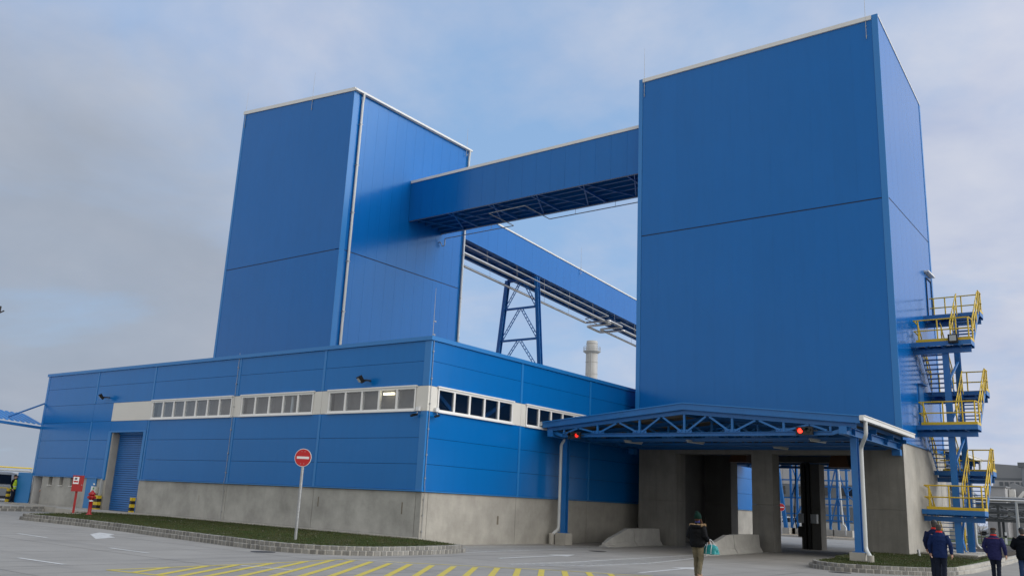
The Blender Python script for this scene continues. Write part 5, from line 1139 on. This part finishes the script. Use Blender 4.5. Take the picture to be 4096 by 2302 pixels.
# ------------------------------------------------------------------ background beyond the passages
bt = empty('pipe_trestle', (0,0,0), 0, 'blue lattice pipe trestle on concrete footings beyond the passages', 'trestle')
def bleg(x0, x1, z1, y, w=.2):
    MB().beam((x0,y,.45),(x1,y,z1), w, w, (0,1,0)).build('leg', BLUE_STEEL, bt); MB().box(x0-.45, x0+.45, y-.45, y+.45, g(x0,y)-.1, .46).build('footing', CONC2, bt)
bleg(-7.3,-8.2,8,60,.32)
TX = [-7.0,-6.4,-3.9,-3.05,-2.55,-2.0,-1.55]
for x in TX[:2]: bleg(x+.0, x, 8, 60.8)
for x in (-3.4,-2.6,-1.7): bleg(x-.6, x-.6, 8, 63)
for z in (1.8, 3.3, 5.0, 6.6): MB().beam((-8.0,60.8,z),(-1.5,60.8,z), .1, .12).build('cross_bar', BLUE_STEEL, bt); MB().beam((-4.4,63,z-.5),(-1.9,63,z-.5), .1, .12).build('cross_bar', BLUE_STEEL, bt)
for (a, b, z0, z1, y) in ((-7.0,-5.6,.5,3.3,60.7),(-5.6,-4.2,3.3,.5,60.7),(-7.0,-5.6,3.3,6.5,60.7),(-5.6,-4.2,6.5,3.3,60.7),(-7.5,-9.6,2.0,3.5,60.2),(-7.8,-9.6,4.2,5.6,60.2),(-4.0,-3.2,.5,3.6,62.9),(-3.2,-2.3,3.6,.5,62.9),(-4.0,-3.2,3.6,6.6,62.9),(-3.2,-2.3,6.6,3.6,62.9),(-2.3,-.2,3.8,2.0,62.8),(-2.3,-.2,4.0,5.6,62.8),(-6.9,-6.4,3.3,5,60.7),(-6.4,-6.9,5,6.6,60.7)):
    MB().beam((a,y,z0),(b,y,z1), .10, .10, (0,1,0)).build('brace', BLUE_STEEL, bt)
for z in (.5, 3.35): MB().beam((-5.6,60.3,z),(-4.6,60.3,z+2.4), .06, .14, (0,1,0)).beam((-5.2,60.3,z),(-4.2,60.3,z+2.4), .06, .14, (0,1,0)).build('stair_flight', YEL, bt)
for k in range(8): MB().box(-5.75,-5.5,60.2,60.4,.8+k*.6,.84+k*.6).build('ladder_rung', YEL, bt)
MB().box(-6.0,-4.0,60.0,60.6,3.25,3.4).build('platform', BLUE_STEEL, bt); MB().tube([(-3.0,62.6,8),(-2.7,62.6,1.0),(-2.45,62.6,.75),(-2.45,62.6,.0)], .09, 10).build('drain_pipe', PVC, bt)
fh = empty('far_hall', (0,0,0), 0, 'long grey banded factory hall far beyond the passages', 'building')
for z0, z1, m in ((-.2,3.0,HALLD),(3.0,4.2,HALLM),(4.2,6.0,HALLD),(6.0,8.5,HALLG),(8.5,9.4,HALLM)):
    for k in range(8): x = -34+k*4.0; ubox('wall_panel', m, fh, x+.02, x+3.98, 100+.02*(z0 > 3), 100.4, z0+.02, z1-.02)
MB().box(-34, -2, 100.3, 118, -.2, 9.2).build('core', HALLM, fh)
for k in range(10): x = -33.2+k*3.2; ubox('window', CARGL, fh, x, x+1.9, 99.93, 100.0, 4.6, 5.7)
kb = MB()
for k in range(40): x = -14+k*.62; y = 49.8+k*.18
line_p = [(-14,48.0),(-6,49.0),(0,50.5),(6,53.0),(11,55)]
for a, b in zip(line_p, line_p[1:]):
    a = Vector(a); b = Vector(b); n = Vector((-(b-a).y,(b-a).x)).normalized()*.15
    kb.hexa([(*(a-n),-.3),(*(b-n),-.3),(*(b+n),-.3),(*(a+n),-.3)], [(*(a-n),.0),(*(b-n),.0),(*(b+n),.0),(*(a+n),.0)])
tag(kb.build('kerb', CONC2), 'pale kerb across the far side of the passages', kind='structure')
verge('sand_strip', [(-14,48.2),(-6,49.2),(0,50.7),(6,53.2),(11,55.2),(11,57),(-14,54)], lambda x, y: -.02, mat('sandy_soil', (.30,.23,.15), .95, noise=.3, nscale=2), 'sandy strip behind the far kerb')
bw = MB().box(-12,4,84,84.3,-.3,1.0).build('low_wall', CONC); tag(bw, 'low concrete wall behind the blue trestle', 'wall')
# ------------------------------------------------------------------ background right of the stair
pr_ = empty('pipe_rack', (0,0,0), 0, 'dark steel pipe rack crossing behind the stair', 'pipe rack')
DKR = mat('rack_steel', (.07,.078,.088), .6, noise=.3, nscale=1); DKR2 = mat('rack_pipe_grey', (.17,.18,.19), .5, noise=.3, nscale=.8)
YR = 128
for x in range(-44, 44, 5):
    for dy in (0, 4): ubeam('rack_post', DKR, pr_, (x,YR+dy,-.3), (x,YR+dy,4.9), .35, .35)
    ubeam('rack_brace', DKR, pr_, (x,YR-.1,2.4), (x+5,YR-.1,4.6), .12, .12); ubeam('rack_brace', DKR, pr_, (x+5,YR-.1,2.4), (x,YR-.1,4.6), .12, .12)
for z in (2.3,3.4,4.7): ubeam('rack_beam', DKR, pr_, (-46,YR-.2,z), (46,YR-.2,z), .2, .28)
for k in range(12):
    z = 2.5+.22*(k % 4)+.9*(k//4); y = YR+.5+.7*(k % 4); MB().tube([(-46,y,z),(46,y,z)], random.uniform(.06,.14), 8).build('rack_pipe', random.choice([DKR,DKR2,DKR2,GALV]), pr_)
for k in range(26): x = -20+k*1.6+random.uniform(-.5,.5); z = random.choice([2.6,3.1,3.8]); MB().box(x,x+random.uniform(.3,1.4),YR-.4,YR-.2,z,z+random.uniform(.1,.5)).build('cable_tray', random.choice([DKR2,DKR,GALV]), pr_)
MB().tube([(-46,YR+1,5.35),(46,YR+1,5.35)], .22, 10).build('rack_pipe', SILV, pr_); MB().tube([(-46,YR+2,5.75),(46,YR+2,5.75)], .16, 10).build('rack_pipe', GALV, pr_)
gh = empty('grey_conveyor', (0,0,0), 0, 'grey sloping conveyor gallery over the far works', 'conveyor')
MB().hexa([(-3.2,150,9.6),(30,150,9.6),(30,156,9.6),(-3.2,156,9.6)], [(-3.2,150,12.2),(30,150,9.9),(30,156,9.9),(-3.2,156,12.2)]).build('gallery', HALLM, gh); MB().box(-6,30,149.6,150,9.3,9.7).build('lower_beam', HALLD, gh)
for x in (2, 12, 24): MB().box(x,x+.6,152,152.6,-.3,9.6).build('leg', HALLM, gh)
fb = empty('works_building', (0,0,0), 0, 'pale works building with low roofs beneath the grey conveyor', 'building')
MB().box(-4.9,9,165,180,-.3,10.1).build('wall', HALLG, fb); MB().box(-2.4,.5,140,150,-.3,7.75).build('wall', HALLG, fb); MB().prism([(.51,145,-.3),(9,145,-.3),(9,145,7.0),(2.6,145,8.0),(1.0,145,8.7),(.51,145,8.4)], (0,14,0)).build('wing', HALLM, fb); MB().box(-2.6,.7,139.7,150,7.751,7.95).build('roof', HALLM, fb)
for k in range(5): ubox('window', HALLD, fb, -3.8+k*.9, -3.2+k*.9, 164.9, 165, 8.9, 9.7)
MB().box(.6,1.5,143,144,6.2,7.6).build('roof_unit', WHITE, fb); MB().beam((1.6,143,5.6),(2.9,143,7.2), .3, .5).build('duct', WHITE, fb)
dh = MB().hexa([(-24,95,-.3),(-1.6,95,-.3),(-1.6,112,-.3),(-24,112,-.3)], [(-24,95,7.0),(-1.6,95,6.0),(-1.6,112,6.0),(-24,112,7.0)])
fs_ = empty('silver_shed', (0,0,0), 0, 'dim grey shed with pipes seen left of the stair columns', 'building'); MB().prism([(-14,110,-.3),(-1.3,110,-.3),(-1.3,110,5.9),(-4.5,110,8.6),(-14,110,8.6)], (0,14,0)).build('wall', HALLM, fs_); MB().prism([(-14.2,109.7,8.62),(-4.4,109.7,8.62),(-1.0,109.7,5.75),(-1.0,109.7,5.95),(-4.3,109.7,8.85),(-14.2,109.7,8.85)], (0,14.5,0)).build('roof', HALLD, fs_)
for z in (5.2, 6.2, 7.0): MB().tube([(-14,109,z+.9),(-1.4,109,z-1.3)], .1, 8).build('pipe', GALV, fs_)
mp_ = MB(); mx, my = 9.75, 71.6; mz = g(mx, my)
mo = empty('marker_post', (mx, my, mz), 0, 'white roadside marker post with dark band', 'post'); MB().box(-.08,.08,-.05,.05,0,.62).build('post', WHT, mo); MB().box(-.082,.082,-.052,.052,.621,.86).build('dark_band', BLK, mo); MB().box(-.08,.08,-.05,.05,.861,1.15).build('tip', WHT, mo)
lp_ = empty('lamp_post', (7.15,100,g(0,100)), 0, 'grey steel post by the far road at the right', 'post'); MB().tube([(0,0,0),(0,0,4.6)], [.22,.14], 10).build('mast', GREYP, lp_); MB().box(-.1,1.6,-.08,.08,4.6,4.75).build('arm', GREYP, lp_); MB().box(1.2,1.5,-.2,.2,2.6,4.6).build('cabinet', GREYP, lp_)
tw_ = empty('water_tower', (2.6,148,g(0,148)), 0, 'dark topped post at the right edge of the far works', 'tower'); MB().tube([(0,0,0),(0,0,11.6)], .5, 10).build('shaft', HALLM, tw_); MB().box(-.9,.9,-.7,.7,11.6,12.4).build('head', HALLD, tw_)
verge('lawn', [(17.6,66),(16,96),(-8,96),(-6,74),(4,70)], lambda x, y: g(x, y)+.06, FIELD, 'far strip of dull grass beyond the yard', skirt=.3)
verge('access_road', [(40,98),(40,112),(-20,112),(-20,98)], lambda x, y: g(x, y)+.02, mat('asphalt', (.06,.06,.062), .85, noise=.2, nscale=1), 'dark access road beyond the far grass', skirt=.2)
verge('lawn', [(60,112.5),(60,127),(-40,127),(-40,112.5)], lambda x, y: g(x, y)+.05, FIELD, 'dull grass in front of the pipe rack', skirt=.3)
verge('soil_bed', [(16.0,40),(15.5,62),(9,64),(8.2,52),(12,38)], lambda x, y: g(x, y)+.12+.05*math.sin(x*3+y*2), SOIL, 'bare dark soil beyond the stair')
# ------------------------------------------------------------------ chimney
ch = empty('chimney_stack', (-85.7,150,0), 0, 'pale grey round steel chimney with walkway ring far behind', 'chimney')
STK = mat('stack_grey', (.42,.42,.41), .6, noise=.15, nscale=.8, streak=.25)
MB().lathe([(1.5,-.5),(1.45,20),(1.42,38.6),(1.34,38.7),(1.34,40.0),(1.2,40.05)], n=28).build('shaft', STK, ch)
for z in (26.5,29.3,32.1,34.9): MB().lathe([(1.44,z-.06),(1.50,z-.03),(1.50,z+.03),(1.44,z+.06)], n=28).build('ring_joint', STK, ch)
MB().lathe([(1.36,39.3),(1.40,39.33),(1.40,39.4),(1.36,39.43)], n=28).build('ring_joint', STK, ch)
MB().lathe([(1.45,37.0),(2.1,37.45),(2.1,37.55),(1.45,37.55)], n=28).build('walkway', GREYP, ch)
rl = MB()
for k in range(16):
    a = k*math.pi/8; rl.tube([(2.05*math.cos(a),2.05*math.sin(a),37.5),(2.05*math.cos(a),2.05*math.sin(a),38.6)], .04, 5); b = a+math.pi/8
    for z in (38.05,38.6): rl.tube([(2.05*math.cos(a),2.05*math.sin(a),z),(2.05*math.cos(b),2.05*math.sin(b),z)], .035, 5)
rl.build('railing', GREYP, ch); ld = MB()
for k in range(50): ld.box(.35,.95,-1.72,-1.66,14+k*.46,14.06+k*.46)
ld.box(.33,.38,-1.74,-1.64,14,37).box(.92,.97,-1.74,-1.64,14,37); ld.build('ladder', GREYP, ch)
# ------------------------------------------------------------------ far left
pb = empty('pipe_bridge', (0,0,0), 0, 'long low pipe bridge with yellow pipe behind the van', 'pipe bridge')
for y in range(-40, 60, 6): ubeam('post', GREYP, pb, (-75,y,-.3), (-75,y,2.8), .15, .15)
for z, m, r in ((2.75,YELP,.07),(2.45,GREYP,.10),(2.15,GREYP,.07)): MB().tube([(-75,-45,z),(-75,60,z)], r, 8).build('pipe', m, pb)
lt = empty('light_mast', (-150,40.5,-.2), 0, 'distant floodlight mast above the van', 'mast'); MB().tube([(0,0,0),(0,0,8.2)], [.22,.14], 8).build('mast', GREYP, lt); MB().box(-.3,.3,-.9,.9,7.9,8.5).build('lamp_head', GREYP, lt)
sl = empty('street_lamp', (-70,19.2,-.2), 0, 'white street lamp arm showing beside the hall', 'street lamp'); MB().tube([(0,1.6,0),(0,1.6,5.5),(0,.9,5.75),(0,-.6,5.85)], .06, 8).build('pole', GREYP, sl); MB().ell((0,-1.0,5.85),(.18,.5,.12),10,6).build('head', WHT, sl)
fm = empty('floodlight_mast', (-80,15.8,-.2), 0, 'lamp cluster at the left edge of the picture', 'mast'); MB().tube([(0,-.9,0),(0,-.9,20.3)], [.25,.14], 8).build('mast', GREYP, fm); MB().box(-.3,.3,-.7,.05,19.6,20.4).build('lamp_head', DKST, fm); MB().beam((0,-.2,19.5),(0,.5,20.0), .1, .15).build('arm', DKST, fm)
def bare_tree(x, y, h, lab, seed, grp='bare winter trees', th=1.0):
    rnd = random.Random(seed); e = empty('bare_tree', (x, y, g(x, y)), 0, lab, 'tree', grp); tr = MB(); cr_ = MB()
    def branch(p, d, L, r, lev, m_):
        pts = [p]; rs = [r]; q = p.copy()
        for k in range(3): d = (d+Vector((rnd.uniform(-.22,.22), rnd.uniform(-.22,.22), rnd.uniform(-.02,.16)))).normalized(); q = q+d*L/3; pts.append(q.copy()); rs.append(r*(1-.25*(k+1)))
        m_.tube(pts, rs, 5, False)
        if lev < 4:
            for k in range(4 if lev < 2 else 3):
                a = rnd.uniform(0, 6.28); t = rnd.choice([1,2,3]); nd = (d*.75+Vector((math.cos(a), math.sin(a), .15))*.75).normalized(); branch(pts[t], nd, L*.62, rs[t]*.62, lev+1, cr_)
    branch(Vector((0,0,-.1)), Vector((0,0,1)), h*.36, h*.016*th, 0, tr); tr.build('trunk', BARK, e); cr_.build('crown', BARK, e)
bare_tree(9.3, 62, 4.6, 'small bare sapling right of the stair columns', 3); bare_tree(11.6, 70, 3.6, 'small bare sapling behind the indigo jacketed man', 4)
bare_tree(-120, 29, 7.5, 'distant bare tree left of the mast', 5); bare_tree(-118, 35, 6.5, 'distant bare tree between mast and hall', 6); bare_tree(-122, 42, 5.5, 'distant bare tree closest to the hall corner', 8)
for i in range(9): bare_tree(-10+i*5.2+random.uniform(-1,1), 122+random.uniform(-2,2), random.uniform(3,4.4), 'bare young tree before the pipe rack, %s from the left' % ('first','second','third','fourth','fifth','sixth','seventh','eighth','ninth')[i], 20+i, 'young trees before the pipe rack', 1.4)
